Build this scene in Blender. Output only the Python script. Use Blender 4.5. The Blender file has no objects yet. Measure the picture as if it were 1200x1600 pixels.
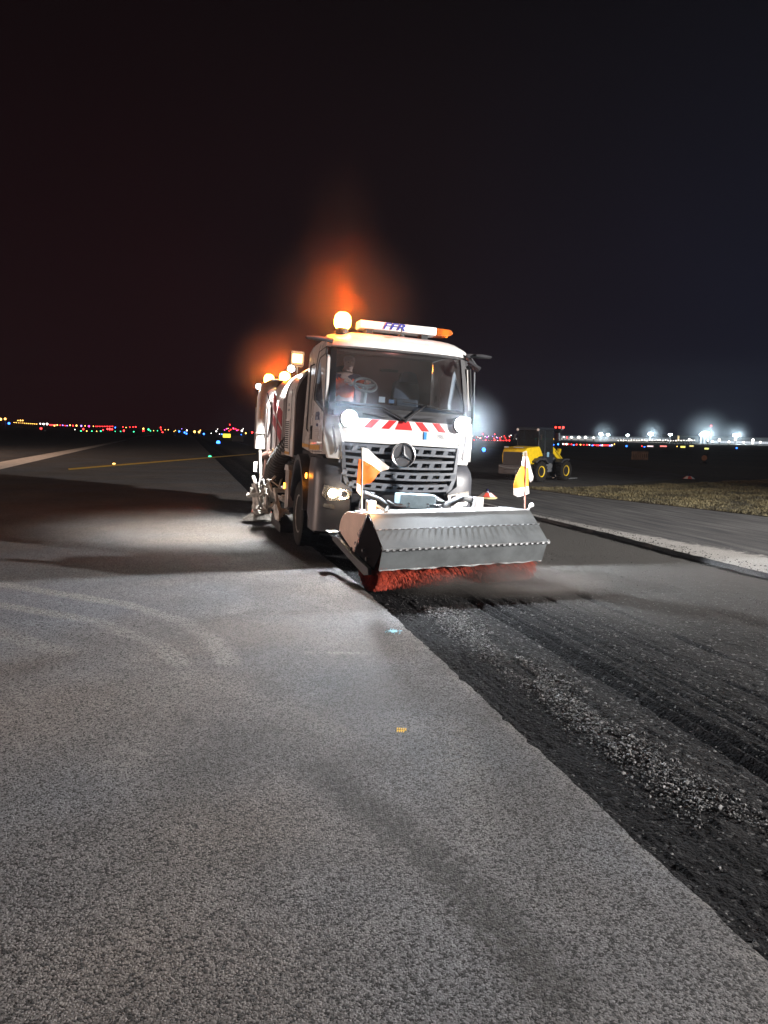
import bpy, bmesh, math, random
import numpy as np
from mathutils import Vector, Matrix
from mathutils.geometry import tessellate_polygon
random.seed(7)
R = math.radians
C = bpy.context.scene.collection
sc = bpy.context.scene

# ------------------------------------------------------------------ camera, sky, light
H, F, PITCH, ROLL = 1.85, 1111.0, 6.3, 1.25
p_, r_ = R(PITCH), R(ROLL)
FW = Vector((0, math.cos(p_), -math.sin(p_))); U0 = Vector((0, math.sin(p_), math.cos(p_))); R0 = Vector((1, 0, 0))
CR = R0 * math.cos(r_) + U0 * math.sin(r_); CU = U0 * math.cos(r_) - R0 * math.sin(r_)
cam = bpy.data.cameras.new('camera'); cam.sensor_fit = 'VERTICAL'; cam.sensor_height = 36.0
cam.lens = 36.0 * F / 1600; cam.clip_end = 4000; cam.clip_start = 0.05
co = bpy.data.objects.new('camera', cam); C.objects.link(co)
mw = Matrix((CR, CU, -FW)).transposed().to_4x4(); mw.translation = (0, 0, H)
co.matrix_world = mw; sc.camera = co

sc.view_settings.view_transform = 'Standard'; sc.view_settings.look = 'None'
sc.view_settings.exposure = 0.0; sc.view_settings.gamma = 1.0
sc.cycles.use_denoising = True
sc.cycles.volume_bounces = 0; sc.cycles.max_bounces = 6; sc.cycles.diffuse_bounces = 2
sc.cycles.transparent_max_bounces = 12
sc.cycles.sample_clamp_indirect = 3.0
sc.cycles.volume_step_rate = 1.0; sc.cycles.volume_max_steps = 64

world = bpy.data.worlds.new('World'); sc.world = world; world.use_nodes = True
wn = world.node_tree.nodes; wl = world.node_tree.links; wn.clear()
def wnode(t, **k):
    n = wn.new(t)
    for a, b in k.items(): setattr(n, a, b)
    return n
wo = wnode('ShaderNodeOutputWorld'); wb = wnode('ShaderNodeBackground'); wt = wnode('ShaderNodeTexCoord')
ws = wnode('ShaderNodeSeparateXYZ'); wl.new(wt.outputs['Generated'], ws.inputs[0])
# town glow on the clouds: red-brown to the left, slate blue to the right, fading upward
m1 = wnode('ShaderNodeMapRange'); m1.inputs['From Min'].default_value = -.30; m1.inputs['From Max'].default_value = .48
wl.new(ws.outputs['X'], m1.inputs['Value'])
cr = wnode('ShaderNodeValToRGB'); wl.new(m1.outputs[0], cr.inputs[0])
e = cr.color_ramp.elements
e[0].position = 0; e[0].color = (.0120, .0022, .0034, 1); e[1].position = 1; e[1].color = (.0075, .0085, .0190, 1)
x = e.new(.45); x.color = (.0095, .0038, .0056, 1)
m2 = wnode('ShaderNodeMapRange'); m2.inputs['From Min'].default_value = 0; m2.inputs['From Max'].default_value = .62
m2.inputs['To Min'].default_value = .85; m2.inputs['To Max'].default_value = .04
wl.new(ws.outputs['Z'], m2.inputs['Value'])
nz = wnode('ShaderNodeTexNoise'); nz.inputs['Scale'].default_value = 1.6; nz.inputs['Detail'].default_value = 3
wl.new(wt.outputs['Generated'], nz.inputs['Vector'])
m3 = wnode('ShaderNodeMapRange'); m3.inputs['From Min'].default_value = .3; m3.inputs['From Max'].default_value = .7
m3.inputs['To Min'].default_value = .7; m3.inputs['To Max'].default_value = 1.25
wl.new(nz.outputs['Fac'], m3.inputs['Value'])
mm = wnode('ShaderNodeMath', operation='MULTIPLY'); wl.new(m2.outputs[0], mm.inputs[0]); wl.new(m3.outputs[0], mm.inputs[1])
wl.new(cr.outputs[0], wb.inputs['Color']); wl.new(mm.outputs[0], wb.inputs['Strength']); wl.new(wb.outputs[0], wo.inputs[0])

def aim(o, d): o.rotation_euler = Vector(d).to_track_quat('-Z', 'Y').to_euler()
def spot(name, loc, target, power, col, angle, blend=.5, size=.1, parent=None):
    l = bpy.data.lights.new(name, 'SPOT'); l.energy = power; l.color = col; l.spot_size = R(angle); l.spot_blend = blend
    l.shadow_soft_size = size
    o = bpy.data.objects.new(name, l); C.objects.link(o); o.parent = parent; o.location = loc
    aim(o, Vector(target) - Vector(loc)); return o
def point(name, loc, power, col, size=.08, parent=None):
    l = bpy.data.lights.new(name, 'POINT'); l.energy = power; l.color = col; l.shadow_soft_size = size
    o = bpy.data.objects.new(name, l); C.objects.link(o); o.parent = parent; o.location = loc; return o
# the mobile floodlight of the work site, standing to the right of the photographer
KEY = (24, 3.0, 6.0)
spot('work_site_floodlight', KEY, (0.5, 9.0, 0.5), 88000, (1.0, .95, .91), 120, .9, .22)
# a second, low one far to the left of the frame, warm
spot('far_left_floodlight', (-30, 12, 1.5), (0, 12, 1.6), 15000, (1.0, .72, .60), 140, .9, .3)
spot('far_left_lamp', (-37, 33, 6.0), (-25, 42, 0), 26000, (1.0, .66, .48), 120, 1, .3)

# pixel (photo, 1200 x 1600) -> ray and points, used to find where things stand
def ray(u, v): return FW + CR * ((u - 600) / F) - CU * ((v - 800) / F)
def gnd(u, v, z=0.0):
    d = ray(u, v); t = (z - H) / d.z; return Vector((0, 0, H)) + d * t
def aty(u, v, Y):
    d = ray(u, v); return Vector((0, 0, H)) + d * (Y / d.y)

# ------------------------------------------------------------------ materials
MATS = {}
def mat(name, col, rough=.5, metal=0.0, var=.12, vscale=6.0, bump=0.0, bscale=60.0, coat=0.0, spec=.5):
    if name in MATS: return MATS[name]
    m = bpy.data.materials.new(name); m.use_nodes = True; n = m.node_tree.nodes; l = m.node_tree.links
    b = n['Principled BSDF']; b.inputs['Roughness'].default_value = rough; b.inputs['Metallic'].default_value = metal
    b.inputs['Coat Weight'].default_value = coat; b.inputs['Specular IOR Level'].default_value = spec
    tc = n.new('ShaderNodeTexCoord')
    if var > 0:
        t = n.new('ShaderNodeTexNoise'); t.inputs['Scale'].default_value = vscale; t.inputs['Detail'].default_value = 6
        t.inputs['Roughness'].default_value = .65
        l.new(tc.outputs['Object'], t.inputs['Vector'])
        rp = n.new('ShaderNodeMapRange'); rp.inputs['From Min'].default_value = .3; rp.inputs['From Max'].default_value = .7
        rp.inputs['To Min'].default_value = 1 - var * 1.6; rp.inputs['To Max'].default_value = 1 + var * .5
        l.new(t.outputs['Fac'], rp.inputs['Value'])
        mx = n.new('ShaderNodeMix'); mx.data_type = 'RGBA'; mx.blend_type = 'MULTIPLY'; mx.inputs['Factor'].default_value = 1
        mx.inputs['A'].default_value = (*col, 1); l.new(rp.outputs[0], mx.inputs['B']); l.new(mx.outputs['Result'], b.inputs['Base Color'])
        rr = n.new('ShaderNodeMapRange'); rr.inputs['To Min'].default_value = max(.02, rough - .1); rr.inputs['To Max'].default_value = min(1, rough + .15)
        l.new(t.outputs['Fac'], rr.inputs['Value']); l.new(rr.outputs[0], b.inputs['Roughness'])
    else: b.inputs['Base Color'].default_value = (*col, 1)
    if bump > 0:
        t = n.new('ShaderNodeTexNoise'); t.inputs['Scale'].default_value = bscale; t.inputs['Detail'].default_value = 4
        l.new(tc.outputs['Object'], t.inputs['Vector'])
        bp = n.new('ShaderNodeBump'); bp.inputs['Strength'].default_value = 1; bp.inputs['Distance'].default_value = bump
        l.new(t.outputs['Fac'], bp.inputs['Height']); l.new(bp.outputs[0], b.inputs['Normal'])
    MATS[name] = m; return m
def emit(name, col, s):
    if name in MATS: return MATS[name]
    m = bpy.data.materials.new(name); m.use_nodes = True; b = m.node_tree.nodes['Principled BSDF']
    b.inputs['Base Color'].default_value = (.02, .02, .02, 1)
    b.inputs['Emission Color'].default_value = (*col, 1); b.inputs['Emission Strength'].default_value = s
    MATS[name] = m; return m
def glass(name, tint=(.9, .95, 1), refl=.06):
    if name in MATS: return MATS[name]
    m = bpy.data.materials.new(name); m.use_nodes = True; n = m.node_tree.nodes; l = m.node_tree.links
    n.clear(); o = n.new('ShaderNodeOutputMaterial'); t = n.new('ShaderNodeBsdfTransparent'); g = n.new('ShaderNodeBsdfGlossy')
    t.inputs[0].default_value = (*tint, 1); g.inputs['Roughness'].default_value = .04
    lw = n.new('ShaderNodeLayerWeight'); lw.inputs['Blend'].default_value = .25
    rp = n.new('ShaderNodeMapRange'); rp.inputs['To Min'].default_value = refl; rp.inputs['To Max'].default_value = .7
    l.new(lw.outputs['Fresnel'], rp.inputs['Value'])
    # a thin film of road dust
    d = n.new('ShaderNodeBsdfDiffuse'); d.inputs[0].default_value = (.5, .48, .45, 1)
    tc = n.new('ShaderNodeTexCoord'); nn = n.new('ShaderNodeTexNoise'); nn.inputs['Scale'].default_value = 4; nn.inputs['Detail'].default_value = 5
    l.new(tc.outputs['Object'], nn.inputs[0]); r2 = n.new('ShaderNodeMapRange'); r2.inputs['From Min'].default_value = .35
    r2.inputs['To Min'].default_value = .02; r2.inputs['To Max'].default_value = .04; l.new(nn.outputs['Fac'], r2.inputs['Value'])
    a = n.new('ShaderNodeMixShader'); b = n.new('ShaderNodeMixShader')
    l.new(rp.outputs[0], a.inputs[0]); l.new(t.outputs[0], a.inputs[1]); l.new(g.outputs[0], a.inputs[2])
    l.new(r2.outputs[0], b.inputs[0]); l.new(a.outputs[0], b.inputs[1]); l.new(d.outputs[0], b.inputs[2]); l.new(b.outputs[0], o.inputs[0])
    MATS[name] = m; return m

WHITE = mat('white_paint', (.82, .82, .81), .28, 0, .10, 3, coat=.4)
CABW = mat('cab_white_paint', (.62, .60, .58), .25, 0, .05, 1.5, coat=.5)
GREYP = mat('grey_plastic', (.125, .138, .16), .5, 0, .15, 8)
DGREY = mat('dark_grey_plastic', (.045, .046, .052), .5, 0, .25, 7)
BLACK = mat('black_plastic', (.012, .012, .014), .55, 0, .2, 9)
RUBBER = mat('tyre_rubber', (.022, .021, .020), .9, 0, .35, 10, .002, 90, spec=.2)
STEEL = mat('galvanised_steel', (.33, .35, .36), .42, .55, .28, 5, .001, 40)
HOODM = mat('worn_hood_steel', (.105, .115, .120), .55, .05, .25, 3)
CHROME = mat('bright_metal', (.75, .76, .78), .18, 1.0, .1, 10)
RIMM = mat('wheel_rim_steel', (.30, .28, .26), .5, .5, .35, 12)
RED = mat('reflective_red', (.62, .012, .015), .4, 0, .08, 9)
FILM = mat('reflective_white_film', (.85, .85, .85), .35, 0, .06, 9)
BLUE = mat('blue_lettering', (.02, .035, .30), .4, 0, 0)
NAVY = mat('navy_lettering', (.03, .03, .09), .4, 0, 0)
PLATEM = mat('number_plate_white', (.8, .8, .78), .4, 0, .04, 8)
ORANGE = mat('orange_cloth', (.95, .17, .01), .7, 0, .12, 14)
CLOTHW = mat('white_cloth', (.85, .82, .78), .75, 0, .08, 14)
JACKET = mat('orange_jacket_cloth', (.85, .10, .02), .8, 0, .15, 20, .004, 30)
NAVYC = mat('navy_cloth', (.05, .02, .035), .85, 0, .15, 20, .004, 30)
SKIN = mat('skin', (.55, .33, .25), .5, 0, .08, 30)
INTER = mat('cab_trim', (.17, .10, .095), .85, 0, .15, 4)
DASHM = mat('dashboard_plastic', (.07, .08, .095), .6, 0, .2, 8, .001, 150)
SEATM = mat('seat_fabric', (.030, .038, .052), .8, 0, .2, 12)
BRISTLE = mat('red_bristles', (.42, .036, .007), .75, 0, .5, 30, .01, 70)
YEL = mat('loader_yellow', (.88, .60, .015), .38, 0, .16, 5, coat=.2)
OCHRE = mat('ochre_reflective_tape', (.55, .30, .06), .45, 0, .15, 20)
GLASS = glass('window_glass')
DGLASS = glass('tinted_glass', (.45, .55, .62), .10)
ALB = mat('machine_grey_paint', (.78, .77, .72), .45, .1, .35, 9)
CONC = mat('facade_concrete', (.30, .31, .32), .8, 0, .15, .2)

# ------------------------------------------------------------------ mesh helpers
class MB:
    def __init__(s): s.v = []; s.f = []; s.m = []
    def add(s, vs, fs, mi=0):
        k = len(s.v); s.v += [tuple(v) for v in vs]; s.f += [tuple(i + k for i in f) for f in fs]; s.m += [mi] * len(fs); return s
    def box(s, a, b, mi=0):
        x0, y0, z0 = a; x1, y1, z1 = b
        return s.add([(x0, y0, z0), (x1, y0, z0), (x1, y1, z0), (x0, y1, z0), (x0, y0, z1), (x1, y0, z1), (x1, y1, z1), (x0, y1, z1)],
                     [(0, 3, 2, 1), (4, 5, 6, 7), (0, 1, 5, 4), (1, 2, 6, 5), (2, 3, 7, 6), (3, 0, 4, 7)], mi)
    def prism(s, poly, axis, a, b, mi=0):
        def P(q, t):
            return (t, q[0], q[1]) if axis == 'x' else (q[0], t, q[1]) if axis == 'y' else (q[0], q[1], t)
        n = len(poly); vs = [P(q, a) for q in poly] + [P(q, b) for q in poly]
        tri = tessellate_polygon([[Vector((q[0], q[1], 0)) for q in poly]])
        fs = [t for t in tri] + [tuple(i + n for i in reversed(t)) for t in tri]
        fs += [(i, (i + 1) % n, (i + 1) % n + n, i + n) for i in range(n)]
        return s.add(vs, fs, mi)
    def plate(s, outer, holes, fmap, mi=0):
        # flat sheet with holes; fmap(a, b, side) -> xyz for side 0 / 1
        loops = [outer] + holes; flat = [q for lp in loops for q in lp]; n = len(flat)
        tri = tessellate_polygon([[Vector((q[0], q[1], 0)) for q in lp] for lp in loops])
        vs = [fmap(q[0], q[1], 0) for q in flat] + [fmap(q[0], q[1], 1) for q in flat]
        fs = [tuple(t) for t in tri] + [tuple(i + n for i in reversed(t)) for t in tri]
        k = 0
        for lp in loops:
            m = len(lp)
            fs += [(k + i, k + (i + 1) % m, k + (i + 1) % m + n, k + i + n) for i in range(m)]; k += m
        return s.add(vs, fs, mi)
    def grid(s, f, nu, nv, mi=0, back=None):
        # closed thin patch if back offset is given: f(u,v) in [0,1]
        vs = [f(i / nu, j / nv) for i in range(nu + 1) for j in range(nv + 1)]
        I = lambda i, j: i * (nv + 1) + j
        fs = [(I(i, j), I(i + 1, j), I(i + 1, j + 1), I(i, j + 1)) for i in range(nu) for j in range(nv)]
        if back is not None:
            n = len(vs); vs += [(v[0] + back[0], v[1] + back[1], v[2] + back[2]) for v in vs[:n]]
            fs += [tuple(k + n for k in reversed(q)) for q in fs[:]]
            for i in range(nu): fs += [(I(i, 0), I(i, 0) + n, I(i + 1, 0) + n, I(i + 1, 0)), (I(i, nv), I(i + 1, nv), I(i + 1, nv) + n, I(i, nv) + n)]
            for j in range(nv): fs += [(I(0, j), I(0, j + 1), I(0, j + 1) + n, I(0, j) + n), (I(nu, j), I(nu, j) + n, I(nu, j + 1) + n, I(nu, j + 1))]
        return s.add(vs, fs, mi)
    def tube(s, pts, r, n=8, mi=0, cap=True):
        pts = [Vector(p) for p in pts]; rs = r if isinstance(r, (list, tuple)) else [r] * len(pts)
        vs = []; up = None
        for i, p in enumerate(pts):
            d = (pts[min(i + 1, len(pts) - 1)] - pts[max(i - 1, 0)]).normalized()
            if up is None:
                up = Vector((0, 0, 1)) if abs(d.z) < .9 else Vector((1, 0, 0))
            a = d.cross(up).normalized(); b = a.cross(d).normalized(); up = b
            for k in range(n):
                t = 2 * math.pi * k / n; vs.append(p + (a * math.cos(t) + b * math.sin(t)) * rs[i])
        fs = []
        for i in range(len(pts) - 1):
            for k in range(n): fs.append((i * n + k, i * n + (k + 1) % n, (i + 1) * n + (k + 1) % n, (i + 1) * n + k))
        if cap: fs += [tuple(reversed(range(n))), tuple(range((len(pts) - 1) * n, len(pts) * n))]
        return s.add(vs, fs, mi)
    def lathe(s, prof, c, axis='z', n=28, mi=0):
        # prof: (radius, height) along axis
        vs = []
        for r, h in prof:
            for k in range(n):
                t = 2 * math.pi * k / n; a, b = r * math.cos(t), r * math.sin(t)
                o = (a, b, h) if axis == 'z' else (h, a, b) if axis == 'x' else (b, h, a)
                vs.append((c[0] + o[0], c[1] + o[1], c[2] + o[2]))
        fs = []
        for i in range(len(prof) - 1):
            for k in range(n): fs.append((i * n + k, i * n + (k + 1) % n, (i + 1) * n + (k + 1) % n, (i + 1) * n + k))
        if prof[0][0] > 1e-4: fs.append(tuple(reversed(range(n))))
        if prof[-1][0] > 1e-4: fs.append(tuple(range((len(prof) - 1) * n, len(prof) * n)))
        return s.add(vs, fs, mi)
    def build(s, name, mats, parent=None, bevel=0.0, smooth=35, loc=None):
        me = bpy.data.meshes.new(name); me.from_pydata(s.v, [], s.f); me.update()
        mats = mats if isinstance(mats, (list, tuple)) else [mats]
        for m in mats: me.materials.append(m)
        me.polygons.foreach_set('material_index', s.m)
        bm = bmesh.new(); bm.from_mesh(me); bmesh.ops.remove_doubles(bm, verts=bm.verts, dist=1e-5)
        bmesh.ops.recalc_face_normals(bm, faces=bm.faces); bm.to_mesh(me); bm.free()
        if smooth:
            me.shade_smooth(); me.set_sharp_from_angle(angle=R(smooth))
        o = bpy.data.objects.new(name, me); C.objects.link(o); o.parent = parent
        if loc: o.location = loc
        if bevel:
            b = o.modifiers.new('bevel', 'BEVEL'); b.width = bevel; b.segments = 2; b.limit_method = 'ANGLE'; b.angle_limit = R(40)
            b.harden_normals = False
        return o
def tag(o, label=None, cat=None, group=None, kind=None):
    if label: o['label'] = label
    if cat: o['category'] = cat
    if group: o['group'] = group
    if kind: o['kind'] = kind
    return o
def empty(name, loc, M=None):
    o = bpy.data.objects.new(name, None); C.objects.link(o); o.empty_display_size = .2
    if M is not None: o.rotation_euler = M.to_euler()
    o.location = loc; return o
def text(name, s, size, m, parent, M, shear=0.0, extrude=.003, width=1.0):
    cu = bpy.data.curves.new(name, 'FONT'); cu.body = s; cu.size = size; cu.shear = shear; cu.extrude = extrude
    cu.align_x = 'CENTER'; cu.align_y = 'CENTER'; cu.offset = size * .012
    t = bpy.data.objects.new('tmp', cu); C.objects.link(t); bpy.context.view_layer.update()
    me = bpy.data.meshes.new_from_object(t.evaluated_get(bpy.context.evaluated_depsgraph_get())); bpy.data.objects.remove(t)
    me.materials.clear(); me.materials.append(m); me.transform(Matrix.Diagonal((width, 1, 1, 1))); me.transform(M); me.name = name
    o = bpy.data.objects.new(name, me); C.objects.link(o); o.parent = parent; return o
FRONT = Matrix.Rotation(R(90), 4, 'X')                      # text facing -Y
LEFTF = Matrix.Rotation(R(-90), 4, 'Z') @ Matrix.Rotation(R(90), 4, 'X')   # text facing -X
def T(x, y, z): return Matrix.Translation((x, y, z))

def vnoise(x, y, seed=0):
    x = np.asarray(x, float); y = np.asarray(y, float)
    xi = np.floor(x).astype(np.int64); yi = np.floor(y).astype(np.int64); fx = x - xi; fy = y - yi
    def h(a, b):
        n = (a * 374761393 + b * 668265263 + seed * 974634777) & 0xFFFFFFFF
        n = ((n ^ (n >> 13)) * 1274126177) & 0xFFFFFFFF
        return ((n ^ (n >> 16)) & 0xFFFF) / 65535.0
    sx = fx * fx * (3 - 2 * fx); sy = fy * fy * (3 - 2 * fy)
    a = h(xi, yi) * (1 - sx) + h(xi + 1, yi) * sx; b = h(xi, yi + 1) * (1 - sx) + h(xi + 1, yi + 1) * sx
    return a * (1 - sy) + b * sy

# ------------------------------------------------------------------ ground
LE = [(-30, 8.3), (-5, 3.0), (1, 1.72), (2.35, 1.41), (5.57, .54), (8.9, -.38), (13.84, -1.93), (15.05, -2.32), (600, -166)]
RE = [(-30, 17.8), (0, 8.5), (9.87, 5.42), (11.06, 5.05), (13.93, 4.31), (16.38, 3.56), (19.7, 2.58), (600, -160)]
def ledge(y): return np.interp(y, [a for a, b in LE], [b for a, b in LE])
def redge(y): return np.interp(y, [a for a, b in RE], [b for a, b in RE])
def steps(*segs):
    out = [segs[0][0]]
    for a, b, st in segs:
        n = max(1, int(round((b - a) / st))); out += [a + (b - a) * (i + 1) / n for i in range(n)]
    return np.array(out)
def geo(a, b, s0, k):
    out = [a]; s = s0
    while out[-1] < b: out.append(out[-1] + s); s *= k
    out[-1] = b; return np.array(out[1:])
def sheet(name, X, Y, Z, mat_, attrs=None, skirt=None):
    nr, nc = X.shape
    v = np.stack([X, Y, Z], -1).reshape(-1, 3)
    i = np.arange(nr - 1)[:, None] * nc + np.arange(nc - 1)[None]
    f = np.stack([i, i + 1, i + 1 + nc, i + nc], -1).reshape(-1, 4)
    me = bpy.data.meshes.new(name); me.from_pydata(v.tolist(), [], f.tolist()); me.update()
    if me.polygons[0].normal.z < 0: me.flip_normals()
    if attrs:
        for k, a in attrs.items():
            at = me.attributes.new(k, 'FLOAT', 'POINT'); at.data.foreach_set('value', a.reshape(-1).astype(np.float32))
    me.shade_smooth(); me.materials.append(mat_)
    o = bpy.data.objects.new(name, me); C.objects.link(o); tag(o, kind='structure'); return o

def gmat(name, build):
    m = bpy.data.materials.new(name); m.use_nodes = True; n = m.node_tree.nodes; l = m.node_tree.links
    b = n['Principled BSDF']; b.inputs['Roughness'].default_value = .85; b.inputs['Specular IOR Level'].default_value = .3
    tc = n.new('ShaderNodeTexCoord')
    def N(t, **k):
        q = n.new(t)
        for a, c in k.items():
            if a in q.inputs: q.inputs[a].default_value = c
            else: setattr(q, a, c)
        return q
    build(n, l, b, tc.outputs['Object'], N); return m
def ramp(N, l, src, a, b, c=0.0, d=1.0):
    q = N('ShaderNodeMapRange'); q.inputs['From Min'].default_value = a; q.inputs['From Max'].default_value = b
    q.inputs['To Min'].default_value = c; q.inputs['To Max'].default_value = d; l.new(src, q.inputs['Value']); return q.outputs[0]
def mixc(N, l, f, a, b, mode='MIX'):
    q = N('ShaderNodeMix'); q.data_type = 'RGBA'; q.blend_type = mode
    for s, i in ((f, 'Factor'), (a, 'A'), (b, 'B')):
        if isinstance(s, (int, float)): q.inputs[i].default_value = s
        elif isinstance(s, tuple): q.inputs[i].default_value = (*s, 1)
        else: l.new(s, q.inputs[i])
    return q.outputs['Result']
def noise(N, l, v, s, det=3, rough=.55, dist=0):
    q = N('ShaderNodeTexNoise'); q.inputs['Scale'].default_value = s; q.inputs['Detail'].default_value = det
    q.inputs['Roughness'].default_value = rough; q.inputs['Distortion'].default_value = dist; l.new(v, q.inputs['Vector']); return q.outputs['Fac']
def mth(N, l, op, a, b=None):
    q = N('ShaderNodeMath'); q.operation = op
    for i, s in enumerate((a, b)):
        if s is None: continue
        if isinstance(s, (int, float)): q.inputs[i].default_value = s
        else: l.new(s, q.inputs[i])
    return q.outputs[0]
def b_old(n, l, b, v, N):
    wob = N('ShaderNodeTexNoise'); wob.inputs['Scale'].default_value = 90; wob.inputs['Detail'].default_value = 3; l.new(v, wob.inputs['Vector'])
    va = N('ShaderNodeVectorMath'); va.operation = 'SCALE'; va.inputs['Scale'].default_value = .014; l.new(wob.outputs['Color'], va.inputs[0])
    vb = N('ShaderNodeVectorMath'); vb.operation = 'ADD'; l.new(v, vb.inputs[0]); l.new(va.outputs[0], vb.inputs[1]); vd = vb.outputs[0]
    vo = N('ShaderNodeTexVoronoi'); vo.inputs['Scale'].default_value = 112; l.new(vd, vo.inputs['Vector'])
    v2 = N('ShaderNodeTexVoronoi'); v2.inputs['Scale'].default_value = 190; l.new(vd, v2.inputs['Vector'])
    dn = noise(N, l, v, 1.3, 3); se = N('ShaderNodeSeparateColor'); l.new(vo.outputs['Color'], se.inputs[0]); s2_ = N('ShaderNodeSeparateColor'); l.new(v2.outputs['Color'], s2_.inputs[0])
    pa = mth(N, l, 'GREATER_THAN', se.outputs[0], ramp(N, l, dn, .3, .7, .20, .28)); pb2 = mth(N, l, 'GREATER_THAN', s2_.outputs[1], .16)
    pitm = mth(N, l, 'MULTIPLY', pa, mth(N, l, 'MAXIMUM', pb2, .25))
    g = noise(N, l, v, 230, 2); big = noise(N, l, v, .55, 4, .6); mid = noise(N, l, v, 5, 5, .65)
    hue = noise(N, l, v, .35, 2)
    base = mixc(N, l, ramp(N, l, hue, .4, .62), (.128, .113, .103), (.107, .112, .122))
    base = mixc(N, l, 1.0, base, ramp(N, l, se.outputs[2], 0, 1, .70, 1.30), 'MULTIPLY')
    base = mixc(N, l, 1.0, base, ramp(N, l, g, .3, .7, .8, 1.2), 'MULTIPLY')
    base = mixc(N, l, 1.0, base, ramp(N, l, big, .3, .7, .74, 1.2), 'MULTIPLY')
    base = mixc(N, l, 1.0, base, ramp(N, l, mid, .3, .7, .86, 1.1), 'MULTIPLY')
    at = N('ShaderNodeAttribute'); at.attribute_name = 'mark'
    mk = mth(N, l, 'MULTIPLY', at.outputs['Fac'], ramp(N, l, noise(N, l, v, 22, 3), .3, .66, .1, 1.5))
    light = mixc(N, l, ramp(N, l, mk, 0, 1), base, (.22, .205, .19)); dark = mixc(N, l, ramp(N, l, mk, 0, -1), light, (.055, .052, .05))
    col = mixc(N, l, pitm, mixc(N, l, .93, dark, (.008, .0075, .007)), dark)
    l.new(col, b.inputs['Base Color'])
    hgt = mth(N, l, 'ADD', mth(N, l, 'ADD', mth(N, l, 'MULTIPLY', pitm, .7), mth(N, l, 'MULTIPLY', vo.outputs['Distance'], -.5)), mth(N, l, 'MULTIPLY', se.outputs[1], .5))
    bp = N('ShaderNodeBump'); bp.inputs['Distance'].default_value = .0055; bp.inputs['Strength'].default_value = 1
    l.new(hgt, bp.inputs['Height']); l.new(bp.outputs[0], b.inputs['Normal'])
def b_mill(n, l, b, v, N):
    mp = N('ShaderNodeMapping'); mp.inputs['Rotation'].default_value = (0, 0, R(-16.3)); l.new(v, mp.inputs[0])
    st = N('ShaderNodeMapping'); st.inputs['Scale'].default_value = (1, .12, 1); l.new(mp.outputs[0], st.inputs[0])
    streak = noise(N, l, st.outputs[0], 26, 4, .6); chip = noise(N, l, v, 62, 3, .65, .2); vo = N('ShaderNodeTexVoronoi'); vo.inputs['Scale'].default_value = 46
    l.new(v, vo.inputs['Vector']); big = noise(N, l, v, .8, 3)
    sl = N('ShaderNodeMapping'); sl.inputs['Scale'].default_value = (1, .05, 1); l.new(mp.outputs[0], sl.inputs[0]); lane = noise(N, l, sl.outputs[0], 2.6, 3)
    base = mixc(N, l, ramp(N, l, vo.outputs['Color'], .80, .93), (.017, .017, .018), (.34, .335, .33))
    base = mixc(N, l, ramp(N, l, streak, .35, .7, 0, .6), base, (.050, .049, .050))
    base = mixc(N, l, 1.0, base, ramp(N, l, lane, .3, .7, .24, .60), 'MULTIPLY')
    base = mixc(N, l, 1.0, base, ramp(N, l, big, .3, .7, .75, 1.25), 'MULTIPLY')
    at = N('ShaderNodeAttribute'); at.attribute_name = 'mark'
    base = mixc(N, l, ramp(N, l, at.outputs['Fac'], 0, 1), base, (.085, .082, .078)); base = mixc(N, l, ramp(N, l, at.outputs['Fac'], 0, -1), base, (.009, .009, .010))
    l.new(base, b.inputs['Base Color']); b.inputs['Roughness'].default_value = .9; b.inputs['Specular IOR Level'].default_value = .05
    h = mth(N, l, 'ADD', chip, mth(N, l, 'MULTIPLY', streak, .6))
    h = mth(N, l, 'ADD', h, mth(N, l, 'MULTIPLY', vo.outputs['Distance'], -.5))
    bp = N('ShaderNodeBump'); bp.inputs['Distance'].default_value = .026; l.new(h, bp.inputs['Height']); l.new(bp.outputs[0], b.inputs['Normal'])
def b_right(n, l, b, v, N):
    mp = N('ShaderNodeMapping'); mp.inputs['Rotation'].default_value = (0, 0, R(-16.5)); l.new(v, mp.inputs[0])
    st = N('ShaderNodeMapping'); st.inputs['Scale'].default_value = (1, .07, 1); l.new(mp.outputs[0], st.inputs[0])
    streak = noise(N, l, st.outputs[0], 5, 5, .65); fine = noise(N, l, v, 45, 3); big = noise(N, l, v, .4, 3)
    base = mixc(N, l, ramp(N, l, streak, .38, .68), (.038, .038, .042), (.12, .118, .115))
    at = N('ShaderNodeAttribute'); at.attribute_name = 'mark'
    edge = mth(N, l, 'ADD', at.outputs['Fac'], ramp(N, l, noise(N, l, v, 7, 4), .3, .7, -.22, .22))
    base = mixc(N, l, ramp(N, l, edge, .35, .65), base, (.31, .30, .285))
    base = mixc(N, l, 1.0, base, ramp(N, l, fine, .3, .7, .6, 1.25), 'MULTIPLY'); base = mixc(N, l, 1.0, base, ramp(N, l, big, .3, .7, .8, 1.2), 'MULTIPLY')
    l.new(base, b.inputs['Base Color'])
    bp = N('ShaderNodeBump'); bp.inputs['Distance'].default_value = .008; l.new(fine, bp.inputs['Height']); l.new(bp.outputs[0], b.inputs['Normal'])
def b_soil(n, l, b, v, N):
    a = noise(N, l, v, 3, 5, .7); c = noise(N, l, v, .06, 3)
    base = mixc(N, l, ramp(N, l, a, .35, .65), (.030, .026, .018), (.085, .075, .045)); base = mixc(N, l, 1.0, base, ramp(N, l, c, .3, .7, .6, 1.3), 'MULTIPLY')
    l.new(base, b.inputs['Base Color']); bp = N('ShaderNodeBump'); bp.inputs['Distance'].default_value = .04; l.new(noise(N, l, v, 18, 3), bp.inputs['Height']); l.new(bp.outputs[0], b.inputs['Normal'])
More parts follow.
